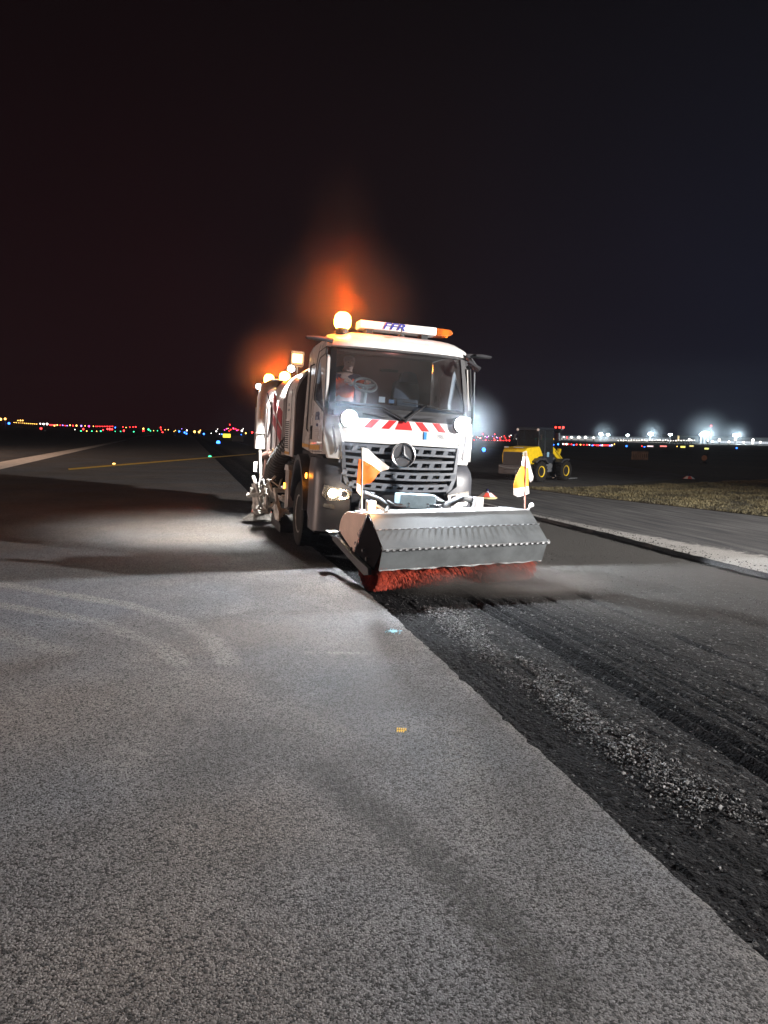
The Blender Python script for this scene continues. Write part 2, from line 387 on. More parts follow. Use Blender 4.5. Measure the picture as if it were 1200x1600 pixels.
M_OLD = gmat('old_asphalt', b_old); M_MILL = gmat('milled_asphalt', b_mill); M_RIGHT = gmat('weathered_asphalt', b_right); M_SOIL = gmat('dark_field_soil', b_soil)

def seg_mark(X, Y, pts, w, amp, soft=.5):
    best = np.full(X.shape, 1e9)
    for (x0, y0), (x1, y1) in zip(pts[:-1], pts[1:]):
        dx, dy = x1 - x0, y1 - y0; L2 = dx * dx + dy * dy
        t = np.clip(((X - x0) * dx + (Y - y0) * dy) / L2, 0, 1); best = np.minimum(best, np.hypot(X - x0 - t * dx, Y - y0 - t * dy))
    return amp * np.clip((w - best) / (w * soft), 0, 1)
# old asphalt, left of the milled lane
ys = np.concatenate([steps((-30, 0, 2), (0, 1.2, .3), (1.2, 9.5, .05), (9.5, 20, .15)), geo(20, 900, .4, 1.12)])
off = np.concatenate([[0], steps((.0, 7.5, .05))[1:], geo(7.5, 900, .3, 1.16)])
Yg, Og = np.meshgrid(ys, off, indexing='ij')
rag = (vnoise(ys * 3.5, ys * 0, 3) - .5) * .012 + (vnoise(ys * 14, ys * 0, 5) - .5) * .022 - .03 * np.clip(vnoise(ys * 8, ys * 0, 6) - .75, 0, 1) * 4
Xg = ledge(Yg) + (rag * (ys < 30))[:, None] * np.clip(1 - Og * 4, 0, 1) - Og
Zg = (vnoise(Xg * .7, Yg * .7, 9) - .5) * .006 * (Og < 20) * (Og > .001)
mk = seg_mark(Xg, Yg, [(-5.6, 8.55), (-4.49, 8.19), (-2.67, 7.32), (-1.9, 6.7), (-1.5, 6.13), (-1.22, 5.55)], .13, .65)
mk += seg_mark(Xg, Yg, [(-5.3, 7.75), (-3.96, 7.21), (-2.75, 6.67), (-1.95, 6.0), (-1.6, 5.5)], .12, .6)
mk += seg_mark(Xg, Yg, [(-5, 6.9), (-3.6, 6.3), (-2.6, 5.7)], .14, .4)
mk += seg_mark(Xg, Yg, [(-.42, 5.86), (-.14, 5.84)], .045, 1.0) + seg_mark(Xg, Yg, [(-.62, 5.83), (-.56, 5.83)], .04, .7)
mk += seg_mark(Xg, Yg, [(-.32, 3.75), (.05, 3.2), (.35, 2.75), (.62, 2.2)], .19, -1.3, 1)
mk += seg_mark(Xg, Yg, [(-.9, 5.2), (-.75, 4.9)], .12, -.6, 1) + seg_mark(Xg, Yg, [(-1.25, 4.45), (-1.2, 4.3)], .06, -.8, 1)
mk += seg_mark(Xg, Yg, [(0.1, 3.0), (.16, 2.85)], .09, .5, 1) + seg_mark(Xg, Yg, [(-1.6, 5.3), (-.6, 4.6), (-.2, 4.2)], .12, .22, 1)
mk += -.6 * np.clip(vnoise(Xg * 1.1, Yg * .8, 61) - .72, 0, 1) * 3 * (Yg < 14) + .5 * np.clip(vnoise(Xg * 2.1, Yg * 1.6, 62) - .80, 0, 1) * 3 * (Yg < 14)
mk += .55 * np.clip(.12 - Og, 0, 1) * 6 * (vnoise(Xg * 6, Yg * 6, 11) > .45) * (Yg < 12)
mk += -.5 * np.clip(.35 - Og, 0, 1) * 3 * (vnoise(Xg * 2.2, Yg * 2.2, 12) > .62) * (Yg < 6)
sheet('pavement', Xg, Yg, Zg, M_OLD, {'mark': mk})
# its cut edge
MILLZ = -.06
Zc = np.stack([0 * ys, 0 * ys - .13], 1); xe = ledge(ys) + rag * (ys < 30); dn = (vnoise(ys * 14, ys * 0, 8) - .3) * .03
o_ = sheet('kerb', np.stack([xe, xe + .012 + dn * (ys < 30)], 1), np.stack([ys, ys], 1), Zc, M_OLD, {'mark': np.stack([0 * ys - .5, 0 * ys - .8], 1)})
# milled lane
ys = np.concatenate([steps((-30, 0, 2), (0, 1.6, .3), (1.6, 7.5, .019), (7.5, 11, .04), (11, 21, .1)), geo(21, 900, .4, 1.13)])
tt = np.concatenate([steps((-.12, 2.4, .017), (2.4, 3.2, .032), (3.2, 5.0, .05)), np.array([])])
Yg, Tg = np.meshgrid(ys, tt, indexing='ij'); wid = redge(Yg) - ledge(Yg)
Xg = ledge(Yg) + np.where(Tg < 3.2, Tg, 3.2 + (Tg - 3.2) / 1.8 * (wid - 3.2 + .06))
near = np.clip((14 - Yg) / 6, .15, 1) * (Yg > 0)
u = Xg + .294 * Yg                                        # across the lane
amp = .45 + .9 * vnoise(Yg * .7, u * 2, 21)
Zg = MILLZ + ((vnoise(u * 7, Yg * 3, 22) - .5) * .006 + (vnoise(u * 30, Yg * 26, 23) - .5) * .011 + (vnoise(u * 55, Yg * 48, 34) - .5) * .010 + (vnoise(u * 48, Yg * .9, 24) - .5) * .011 * amp) * near
wob = .05 * (vnoise(Yg * .9, 0 * Yg, 25) - .5)
for c, w, d in ((1.20, .020, -.030), (1.28, .022, .018), (1.36, .018, -.030), (1.42, .02, .012), (1.80, .02, -.018), (1.62, .015, -.012), (2.2, .02, -.014), (2.7, .03, -.014), (3.6, .04, -.012)):
    Zg += 1.5 * d * np.exp(-((Tg - c - wob) / w) ** 2) * (.5 + vnoise(Yg * 3, Tg * 0 + c * 10, 26)) * near
wr = np.exp(-((Tg - .64 + wob * 2) / .13) ** 2) * np.clip((7.8 - Yg) / 1.5, 0, 1) * np.clip((Yg - 2.8) / .8, 0, 1)
Zg += wr * .008 * (.4 + vnoise(u * 8, Yg * 8, 27))
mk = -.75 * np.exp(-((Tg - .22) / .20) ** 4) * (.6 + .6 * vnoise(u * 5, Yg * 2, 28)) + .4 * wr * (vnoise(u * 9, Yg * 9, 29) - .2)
mk += .12 * np.exp(-((Tg - 1.0) / .16) ** 2) + .22 * np.clip((Tg - 1.4) / 1.5, 0, 1) - .5 * np.exp(-((Tg - 1.25 - wob) / .1) ** 2) + .75 * np.clip((Yg - 6.6) / 3.5, 0, 1) * np.clip((Tg - 1.6) / .8, 0, 1)  # far side lightened in colour for dust coating and front lamp light
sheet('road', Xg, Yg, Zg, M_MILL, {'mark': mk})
# weathered asphalt right of the lane, up to the grass; its edge is a real step
GB = [(25.7, 4.9), (25, 5.23), (22.07, 6.63), (18.82, 8.79), (17.49, 9.5), (10, 15.5), (0, 24), (-30, 50)][::-1]
ys = np.concatenate([steps((-30, 0, 2), (0, 9, .5), (9, 22, .12)), geo(22, 900, .3, 1.1)])
def gbx(y): return np.where(y < 25.7, np.interp(y, [a for a, b in GB], [b for a, b in GB]), np.where(y < 36, 7.0 + (y - 25.7) * .9, 16))
tt = np.concatenate([np.array([0, 0]), steps((0.0, 1, .01))[1:]]); Yg, Tg = np.meshgrid(ys, tt, indexing='ij')
rx = redge(Yg); ragr = (vnoise(Yg * 7, 0 * Yg, 31) - .5) * .06
Xg = rx + ragr * (Tg < .02) + Tg * (gbx(Yg) - rx); Zg = 0 * Xg + 0.0 + (vnoise(Xg * .8, Yg * .8, 33) - .5) * .006; Zg[:, 0] = -.13
sw = np.interp(Yg, [0, 9, 11.38, 12.42, 14.18, 16.8, 20, 26], [4.2, 2.1, 1.28, .96, .5, .25, .15, .1])
mk = np.clip(1.5 - (Xg - rx) / sw, 0, 1) * (Yg < 30); mk[:, :2] = -1  # cut face coloured darker for the shade of the step
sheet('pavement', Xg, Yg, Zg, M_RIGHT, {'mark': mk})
# the field, one sheet to the horizon, lying below the pavements
xs = np.concatenate([-geo(0, 1800, 20, 1.3)[::-1], [0], geo(0, 1800, 20, 1.3)]); ysf = np.concatenate([[-60, -10], geo(-10, 2600, 10, 1.15)])
Yg, Xg = np.meshgrid(ysf, xs, indexing='ij'); sheet('field_ground', Xg, Yg, 0 * Xg - .15, M_SOIL)
# field beside the asphalt, level with it
gp = [(4.9, 25.7), (5.23, 25), (6.63, 22.07), (8.79, 18.82), (9.5, 17.49), (15.5, 10), (24, 0), (50, -30), (900, -30), (900, 36), (16, 36), (7.0, 25.9)]
mb = MB(); mb.prism(gp, 'z', -.12, .012); verge = mb.build('ground', M_SOIL, smooth=0); tag(verge, kind='structure')
mb = MB(); mb.prism([(16, 36.05), (900, 36.05), (2000, 2000), (500, 2000), (12, 60)], 'z', -.12, -.02); tag(mb.build('ground', M_SOIL, smooth=0), kind='structure')

# painted markings
PAINTW = mat('worn_white_paint', (.75, .70, .64), .7, 0, .25, 3); PAINTY = mat('yellow_paint', (.60, .40, .03), .6, 0, .2, 3)
PAINTB = mat('light_blue_spray_paint', (.20, .50, .62), .7, 0, .3, 60)
def strip(name, pts, m, label=None):
    me = MB(); me.prism([(p[0], p[1]) for p in pts], 'z', .0035, .0075); return tag(me.build(name, m, smooth=0), kind='structure')
strip('road_marking', [(-21.8, 38.5), (-13.2, 23.6), (-65.0, 193), (-66.6, 199)] if False else
      [gnd(-60, 737), gnd(-60, 752), gnd(0, 733.5), gnd(228, 680.5), gnd(241, 679.7), gnd(0, 722)], PAINTW)
strip('road_marking', [gnd(106, 732.2), gnd(108, 734.2), gnd(178, 728.2), gnd(328, 715.8), gnd(400, 709.5), gnd(400, 708.6), gnd(328, 714.3), gnd(178, 726.3)], PAINTY)
# spray marks left by the surveyors
mb = MB(); c = gnd(615, 987)
pl = [(c.x + .045 * math.cos(a) * random.uniform(.55, 1.1), c.y + .06 * math.sin(a) * random.uniform(.55, 1.1)) for a in [k * math.pi / 10 for k in range(20)]]
mb.prism(pl, 'z', .0035, .0055)
for _ in range(40):
    a = random.uniform(0, 6.28); rr = random.uniform(.04, .085); s = random.uniform(.002, .006); x, y = c.x + rr * math.cos(a), c.y + rr * 1.2 * math.sin(a)
    mb.prism([(x - s, y - s), (x + s, y - s), (x + s, y + s), (x - s, y + s)], 'z', .0035, .005)
tag(mb.build('survey_spray_mark', PAINTB, smooth=0), 'light blue spray paint dot on the asphalt beside the cut edge', 'spray mark')
mb = MB(); c = gnd(627, 1143)
for k in range(9):
    x = c.x - .03 + (k % 5) * .013; y = c.y + (.018 if k < 5 else -.02) + random.uniform(-.004, .004)
    mb.prism([(x, y), (x + .007, y), (x + .012, y + .026), (x + .005, y + .028)], 'z', .0035, .0055)
mb.prism([(c.x - .03, c.y + .002), (c.x + .035, c.y + .008), (c.x + .033, c.y + .014), (c.x - .028, c.y + .010)], 'z', .0035, .0055)
tag(mb.build('survey_chalk_mark', mat('yellow_chalk', (.70, .42, .04), .8), smooth=0), 'small yellow chalk scribble on the grey asphalt in the foreground', 'chalk mark')

# loose stones
def stones(name, spots, m, label, cat, group=None):
    V = []; Fc = []
    ico = [(0, 0, 1), (.9, 0, .3), (.25, .85, .3), (-.75, .5, .25), (-.7, -.55, .35), (.3, -.85, .25), (.6, .5, -.5), (-.5, .6, -.5), (-.4, -.6, -.5), (.6, -.5, -.5)]
    tri = [(0, 1, 2), (0, 2, 3), (0, 3, 4), (0, 4, 5), (0, 5, 1), (1, 6, 2), (2, 6, 7), (2, 7, 3), (3, 7, 8), (3, 8, 4), (4, 8, 5), (5, 8, 9), (5, 9, 1), (1, 9, 6), (6, 9, 8), (6, 8, 7)]
    for x, y, z, s in spots:
        k = len(V); a = random.uniform(0, 6.28); ca, sa = math.cos(a), math.sin(a); sx, sy, sz = s * random.uniform(.7, 1.3), s * random.uniform(.6, 1.1), s * random.uniform(.4, .85)
        for q in ico:
            j = random.uniform(.75, 1.2); j = random.uniform(.5, 1.35); px, py, pz = q[0] * sx * j, q[1] * sy * j, q[2] * sz * j
            V.append((x + px * ca - py * sa, y + px * sa + py * ca, z + pz))
        Fc += [tuple(i + k for i in t) for t in tri]
    me = bpy.data.meshes.new(name); me.from_pydata(V, [], Fc); me.materials.append(m)
    o = bpy.data.objects.new(name, me); C.objects.link(o); tag(o, label, cat, group, 'stuff'); return o
STONE = mat('crushed_asphalt_stone', (.115, .112, .11), .6, 0, 1.1, 40, .001, 200)
sp = []
for _ in range(8500):
    y = 2.3 + 5.4 * random.random() ** .9; t = random.gauss(.64, .12); 
    if vnoise(np.array(y * 1.6), np.array(t * 5.0), 41) < .36: continue
    s = random.uniform(.003, .010) * (2.0 if random.random() < .08 else 1); sp.append((float(ledge(y)) + t, y, MILLZ + .012 + s * .3 + random.random() * .008, s))
stones('gravel', sp, STONE, 'loose broken asphalt chips heaped in a row along the milled lane', 'gravel')
sp = []
for _ in range(14000):
    y = 2.0 + 9.5 * random.random() ** 1.1; t = random.uniform(.03, 5.0); s = random.uniform(.002, .0065) * (1.6 if random.random() < .06 else 1) * (1 + .02 * y)
    sp.append((float(ledge(y)) + t, y, MILLZ + s * .4 + .004, s))
for _ in range(900):
    y = random.uniform(10, 19); x = float(redge(y)) + random.uniform(-.25, .5) ; s = random.uniform(.006, .016); sp.append((x, y, (.006 if x > float(redge(y)) + .03 else MILLZ) + s * .3, s))
for _ in range(420):
    x = random.uniform(-5, 1.2); y = random.uniform(2.1, 10)
    if x < float(ledge(y)) - .03: s = random.uniform(.0015, .005); sp.append((x, y, s * .4 + .002, s))
stones('gravel', sp, STONE, 'fine grit and chips scattered over the dark milled surface', 'grit')

# grass on the verge
def inpoly(x, y, P):
    c = False; j = len(P) - 1
    for i in range(len(P)):
        if (P[i][1] > y) != (P[j][1] > y) and x < (P[j][0] - P[i][0]) * (y - P[i][1]) / (P[j][1] - P[i][1]) + P[i][0]: c = not c
        j = i
    return c
GR = mat('dry_grass', (.15, .125, .06), .8, 0, .55, .8)
V = []; Fc = []; gpoly = gp[:1] + gp[1:6] + [(24, 8), (34, 30), (20, 35.5), (7.0, 26.2)]
while len(Fc) < 42000:
    x = random.uniform(4.9, 30); y = random.uniform(12, 35.5)
    if abs(x / y) > .62 or not inpoly(x, y, gpoly): continue
    d = float(vnoise(np.array(x * 1.3), np.array(y * 1.3), 51))
    if random.random() > .35 + d: continue
    hh = random.uniform(.02, .06) * (.5 + d * 1.2); a = random.uniform(0, 6.28); w = random.uniform(.008, .022); lx, ly = random.uniform(-.07, .07), random.uniform(-.07, .07)
    k = len(V); V += [(x - w * math.cos(a), y - w * math.sin(a), .01), (x + w * math.cos(a), y + w * math.sin(a), .01), (x + lx, y + ly, hh + .01)]; Fc.append((k, k + 1, k + 2))
me = bpy.data.meshes.new('verge_grass'); me.from_pydata(V, [], Fc); me.materials.append(GR)
go = bpy.data.objects.new('verge_grass', me); C.objects.link(go); tag(go, 'short dry yellow green grass on the verge behind the asphalt strip', 'grass', kind='stuff')

# ------------------------------------------------------------------ sweeper truck
YAW, TROLL = 15.6, 2.3
a_ = R(YAW); ey = Vector((-math.sin(a_), math.cos(a_), 0)); ex = Vector((math.cos(a_), math.sin(a_), 0)); ez = Vector((0, 0, 1))
c_, s_ = math.cos(R(TROLL)), math.sin(R(TROLL)); ex2 = ex * c_ - ez * s_; ez2 = ez * c_ + ex * s_
TO = Vector((.15, 10.03, -.045)); TM = Matrix((ex2, ey, ez2)).transposed()
truck = empty('sweeper_truck', TO, TM)
tag(truck, 'white road sweeper truck with orange beacons, grey grille and red and white striped front', 'truck')
def tl(w): return TM.transposed() @ (Vector(w) - TO)
XC = .03      # centre line of the cab
def hw(z): return float(np.interp(z, [1.4, 2.2, 3.05, 3.3], [1.11, 1.105, 1.075, 1.0]))
def yf(x, z):
    b = float(np.interp(z, [1.0, 1.74, 2.08, 2.2, 3.07, 3.22, 3.32], [.02, .0, .02, .07, .34, .40, .60])); q = abs(x) / 1.08
    return b + .05 * q * q + .10 * q ** 6
def fpatch(x0, x1, z0, z1, d=0.0, nx=14, nz=6, xz=None):
    def f(u, v):
        z = z0 + (z1 - z0) * v; h = hw(z) / 1.1; x = (x0 + (x1 - x0) * u) * (h if xz is None else 1); return (x + XC, yf(x, z) + d, z)
    return f
# sides with window openings
def side(sgn):
    mb = MB()
    ymin = lambda z: yf(hw(z), z)
    front = [(ymin(z), z) for z in (1.55, 1.9, 2.2)]
    win = [(.30, 2.14), (.24, 2.22), (.37, 2.90), (.45, 2.955), (.88, 2.93), (.95, 2.87), (1.13, 2.42), (1.10, 2.34), (.50, 2.20)]
    outer = front + [(ymin(2.22) + .10, 2.22), (ymin(3.05) + .06, 3.06), (.55, 3.17), (.8, 3.22), (1.85, 3.20), (1.98, 3.1), (2.02, 1.75), (1.98, 1.60), (.9, 1.53)]
    mb.plate(outer, [win], lambda a, b, s: (XC + sgn * (hw(b) - (.0 if s == 0 else .05)), a, b))
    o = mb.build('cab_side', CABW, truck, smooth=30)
    g = MB(); g.plate(win, [], lambda a, b, s: (XC + sgn * (hw(b) - .018 - .006 * s), a, b)); g.build('side_window', DGLASS if False else GLASS, o)
    f = MB()   # dark rubber seal of the window and the door shut lines
    w2 = [(p[0] + (p[0] - .68) * .05, p[1] + (p[1] - 2.55) * .04) for p in win]
    f.plate(w2, [win], lambda a, b, s: (XC + sgn * (hw(b) + (.006 if s == 0 else -.01)), a, b)); f.build('window_seal', BLACK, o)
    f = MB()
    for (ya, za), (yb, zb) in (((1.30, 1.56), (1.30, 2.35)), ((1.30, 2.35), (1.12, 2.9)), ((1.12, 2.9), (1.02, 3.04)), ((1.02, 3.04), (.45, 3.06)), ((.22, 1.60), (.22, 2.2)), ((.22, 1.58), (1.30, 1.56))):
        f.tube([(XC + sgn * (hw(za) + .001), ya, za), (XC + sgn * (hw(zb) + .001), yb, zb)], .006, 5)
    f.build('door_gap', BLACK, o)
    f = MB(); f.prism([(.42, 1.60), (1.25, 1.585), (1.25, 1.655), (.42, 1.67)], 'x', XC + sgn * 1.1135, XC + sgn * 1.105)
    f.prism([(1.34, 1.61), (1.98, 1.615), (1.98, 1.67), (1.34, 1.655)], 'x', XC + sgn * 1.1135, XC + sgn * 1.105); f.build('reflective_tape', OCHRE, o)
    f = MB(); f.prism([(1.10, 1.74), (1.22, 1.74), (1.21, 1.95), (1.11, 1.95)], 'x', XC + sgn * 1.120, XC + sgn * 1.10); f.prism([(1.12, 1.86), (1.2, 1.86), (1.19, 1.93), (1.13, 1.93)], 'x', XC + sgn * 1.132, XC + sgn * 1.12)
    f.build('door_handle', BLACK, o, .004)
    # vertical grab rail
    f = MB(); f.tube([(XC + sgn * 1.05, 1.36, 2.9), (XC + sgn * 1.13, 1.37, 2.86), (XC + sgn * 1.13, 1.5, 1.9), (XC + sgn * 1.1, 1.5, 1.86)], .014, 6); f.build('grab_rail', BLACK, o)
    return o
sl = side(-1); side(1)
lt = LEFTF
for s, z, sz, w, m in (('FFR', 2.08, .17, 1.25, NAVY), ('FFR', 1.955, .06, 1.6, NAVY), ):
    text('door_lettering', s, sz, m, sl, T(XC - 1.110, .72, z) @ lt, .2, .004, w)
f = MB()
for z in (1.885, 1.86, 1.80, 1.775): f.box((XC - 1.1125, .55, z), (XC - 1.105, .86, z + .008))
f.build('small_print', mat('faint_grey_print', (.33, .31, .32), .5, 0, 0), sl)
# roof
mb = MB()
def roof(u, v):
    x = (u - .5) * 2.09; y = .52 + 1.42 * v; ax = abs(x); z = 3.31 - .12 * ax ** 4 - .02 * (1 - min(1, v * 4)) ** 2; return (XC + x * .985, y, z)
mb.grid(roof, 16, 10, back=(0, 0, -.05)); mb.box((XC - .98, 1.90, 1.6), (XC + .98, 1.95, 3.2)); roofo = mb.build('roof', CABW, truck)
# visor / front roof panel
mb = MB()
def visor(u, v):
    x = (u - .5) * 2.14; z = 3.075 + .235 * v; q = abs(x) / 1.07; return (XC + x * (1 - .04 * v), yf(x, 3.07) - .10 + .32 * v * v + .06 * q ** 6, z - .05 * q ** 5 * (v))
mb.grid(visor, 18, 6, back=(0, .10, -.02)); mb.build('sun_visor', WHITE, truck)
f = MB(); f.tube([(XC - .02, .36, 3.31), (XC - .02, .36, 3.40)], .008, 6); f.lathe([(.0, 0), (.05, 0), (.045, .02), (.0, .03)], (XC - .02, .36, 3.285)); f.build('roof_antenna', BLACK, roofo)
# windscreen with black surround
mb = MB(); mb.grid(fpatch(-1.0, 1.0, 2.21, 3.07, .02), 16, 8, back=(0, .006, 0)); mb.build('windscreen', GLASS, truck)
mb = MB()
for x0, x1, z0, z1 in ((-1.04, -.96, 2.17, 3.09), (.96, 1.04, 2.17, 3.09), (-.96, .96, 3.045, 3.09), (-.96, .96, 2.17, 2.225)):
    mb.grid(fpatch(x0 * 1.0, x1 * 1.0, z0, z1, -.004), 8, 6, back=(0, .05, 0))
mb.build('windscreen_surround', BLACK, truck)
# A pillars wrapping to the side
for sg in (-1, 1):
    mb = MB()
    def pil(u, v, sg=sg):
        z = 2.2 + .9 * v; y0 = yf(hw(z), z); return (XC + sg * (hw(z) - .005 + .004 * u), y0 + u * (.10 if z < 2.3 else .07) - .01, z)
    mb.grid(pil, 3, 8, back=(-sg * .05, 0, 0)); mb.build('door_pillar', DGREY, truck)
# dark scuttle panel with handles and wipers
mb = MB(); mb.grid(fpatch(-.99, .99, 2.075, 2.175, -.002, xz=1), 16, 4, back=(0, .05, 0)); scut = mb.build('scuttle_panel', DGREY, truck)
for xc, rot in ((-.42, .02), (.30, -.02)):
    f = MB(); f.tube([(XC + xc - .18, yf(xc, 2.13) - .012, 2.13 + rot), (XC + xc - .1, yf(xc, 2.13) - .03, 2.125 + rot), (XC + xc + .1, yf(xc, 2.12) - .03, 2.12), (XC + xc + .18, yf(xc, 2.12) - .012, 2.12)], [.012, .022, .022, .014], 8); f.build('grab_handle', BLACK, scut)
for pts in ([(.0, 2.06), (.05, 2.12), (.33, 2.32)], [(.02, 2.08), (-.3, 2.24), (-.75, 2.26)], [(.33, 2.31), (.6, 2.27), (.92, 2.24)]):
    f = MB(); f.tube([(XC + x, yf(x, z) - .045, z) for x, z in pts], [.02, .013, .008], 6)
    x, z = pts[-1]; x0 = x - .42 if x > 0 else x - .1
    f.tube([(XC + min(x, .9) - .35, yf(x - .3, z) - .03, z + .03), (XC + min(x, .9), yf(x, z) - .03, z), (XC + min(x + .12, .95), yf(x + .1, z) - .03, z - .015)], .007, 5); f.build('wiper', BLACK, truck)
# white front panel with stripe board
mb = MB(); mb.grid(fpatch(-.99, .99, 1.745, 2.073, 0, xz=1), 18, 6, back=(0, .05, 0)); fp = mb.build('front_panel', WHITE, truck)
def onf(x, z, d): return (XC + x, yf(x, z) - d, z)
mb = MB(); mb.grid(lambda u, v: onf(-.68 + 1.42 * u, 1.95 + .125 * v, .004), 16, 2, back=(0, .003, 0)); sb = mb.build('warning_board', FILM, fp)
mb = MB()
def para(xb, xt, w):
    mb.grid(lambda u, v: onf(xb + (xt - xb) * v + w * u, 1.952 + .121 * v, .0075), 4, 3, back=(0, .003, 0))
for k in range(2): para(-.58 + .25 * k, -.47 + .25 * k, .115)
para(-.33 + .0, -.22, .0001) if False else None
mb.grid(lambda u, v: onf(-.13 + .26 * u + (.055 - .11 * u) * v + 0, 1.952 + .121 * v, .0075), 4, 3, back=(0, .003, 0))
for k in range(2): para(.27 + .26 * k, .16 + .26 * k, .115)
mb.build('red_stripes', RED, sb)
# number plate
mb = MB(); mb.grid(lambda u, v: onf(.30 + .50 * u, 1.835 + .11 * v, .006), 8, 2, back=(0, .004, 0)); npl = mb.build('number_plate', PLATEM, fp)
mb = MB(); mb.grid(lambda u, v: onf(.302 + .045 * u, 1.837 + .106 * v, .012), 2, 2, back=(0, .004, 0)); mb.build('country_band', mat('plate_blue', (.03, .22, .60), .4, 0, 0), npl)
text('registration', 'FL 882 TR', .095, mat('pale_grey_print', (.42, .42, .44), .5, 0, 0), npl, T(XC + .585, yf(.58, 1.89) - .014, 1.888) @ FRONT, 0, .001, .92)
text('model_number', 'Arocs', .07, mat('pale_grey_print', (.42, .42, .44)), fp, T(XC + .66, yf(.66, 1.79) - .006, 1.79) @ FRONT, .3, .001, 1.0)
# corner panels below the lamps
for sg in (-1, 1):
    mb = MB(); pts = [(.845, 1.745), (.93, 2.10), (1.09, 2.10), (1.105, 1.75), (1.04, 1.50), (.845, 1.50)]
    mb.plate(pts, [], lambda a, b, s, sg=sg: (XC + sg * a, yf(a, b) - .018 + .06 * s + (.06 * s), b)); cp = mb.build('corner_panel', WHITE, truck, .01)
    mb = MB(); mb.plate([(.925, 1.60), (.985, 1.95), (1.01, 1.95), (.955, 1.56)], [], lambda a, b, s, sg=sg: (XC + sg * a, yf(a, b) - .024 + .006 * s, b)); mb.build('air_slot', mat('slot_shadow_grey', (.25, .25, .26), .6), cp)
# high mounted work lamps
LAMPW = emit('lamp_cold_white', (.85, .93, 1.0), 45)
for sg, x, z in ((-1, -.80, 2.06), (1, .86, 2.08)):
    mb = MB(); y = yf(x, z); mb.lathe([(.0, -.10), (.118, -.10), (.12, 0.02), (.11, .05)], (XC + x, y, z), 'y', 20); lh = mb.build('work_lamp', DGREY, truck)
    mb = MB(); mb.lathe([(.0, -.132), (.07, -.125), (.112, -.104), (.0, -.101)], (XC + x, y, z), 'y', 20); mb.build('lens', LAMPW, lh)
# grille
mb = MB(); mb.plate([(-.87, 1.74), (.87, 1.74), (.83, 1.30), (.74, 1.08), (.62, 1.01), (-.62, 1.01), (-.74, 1.08), (-.83, 1.30)], [], lambda a, b, s: (XC + a, .10 + .03 * s + .05 * a * a, b)); gr = mb.build('grille', mat('grille_back', (.016, .018, .022), .6), truck)
mb = MB()
rows = [(1.725, 1.60), (1.555, 1.43), (1.385, 1.27), (1.215, 1.11)]
for ri, (z1, z0) in enumerate(rows):
    hwid = (.86, .84, .80, .70)[ri]
    for za, zb in ((z1, z1 - .035), (z0 + .03, z0)):
        mb.grid(lambda u, v, za=za, zb=zb: (XC + hwid * (2 * u - 1), yf(hwid * (2 * u - 1), 1.6) - .01 - .03 * (ri > 1), za + (zb - za) * v - .03 * (1 - (2 * u - 1) ** 2) * (ri > 0)), 14, 1, back=(0, .06, 0))
    n = 9
    for k in range(n + 1):
        x = -hwid + 2 * hwid * k / n; dz = -.03 * (1 - (x / hwid) ** 2) * (ri > 0); y = yf(x, 1.6) - .005 - .03 * (ri > 1)
        w = .035; zt, zb = z1 - .02 + dz, z0 + .02 + dz
        mb.add([(XC + x - w, y, zt), (XC + x + w, y, zt), (XC + x + w * .35, y, zb), (XC + x - w * 1.7, y, zb), (XC + x - w, y + .07, zt), (XC + x + w, y + .07, zt), (XC + x + w * .35, y + .07, zb), (XC + x - w * 1.7, y + .07, zb)],
               [(0, 1, 2, 3), (4, 7, 6, 5), (0, 4, 5, 1), (1, 5, 6, 2), (2, 6, 7, 3), (3, 7, 4, 0)])
for sg in (-1, 1): mb.plate([(.83 * sg, 1.74), (.875 * sg, 1.74), (.84 * sg, 1.28), (.75 * sg, 1.05), (.69 * sg, 1.06), (.79 * sg, 1.30)], [], lambda a, b, s: (XC + a, yf(a, 1.6) - .025 + .08 * s, b))
mb.build('grille_bars', GREYP, gr)
# star badge
mb = MB(); n = 40
mb.add(*(lambda V, Q: (V, Q))(*(lambda R1, r1: ([(XC + (R1 + r1 * math.cos(b)) * math.cos(a), -.055 + r1 * math.sin(b), 1.60 + (R1 + r1 * math.cos(b)) * math.sin(a)) for a in [2 * math.pi * i / n for i in range(n)] for b in [2 * math.pi * j / 8 for j in range(8)]],
       [(i * 8 + j, i * 8 + (j + 1) % 8, ((i + 1) % n) * 8 + (j + 1) % 8, ((i + 1) % n) * 8 + j) for i in range(n) for j in range(8)]))(.165, .014)))
for k in range(3):
    a = math.pi / 2 + k * 2 * math.pi / 3
    tip = (XC + .16 * math.cos(a), -.055, 1.60 + .16 * math.sin(a)); c = (XC, -.085, 1.60)
    l_ = (XC + .030 * math.cos(a + math.pi / 3), -.055, 1.60 + .030 * math.sin(a + math.pi / 3)); r2 = (XC + .030 * math.cos(a - math.pi / 3), -.055, 1.60 + .030 * math.sin(a - math.pi / 3)); bk = (XC, -.04, 1.60)
    mb.add([tip, l_, r2, c, bk], [(0, 1, 3), (0, 3, 2), (0, 4, 1), (0, 2, 4), (1, 4, 2)])
mb.build('star_badge', CHROME, truck); mb = MB(); mb.lathe([(0, 0), (.165, 0), (.165, .05), (0, .05)], (XC, -.045, 1.60), 'y', 36); mb.build('badge_disc', DGREY, gr)
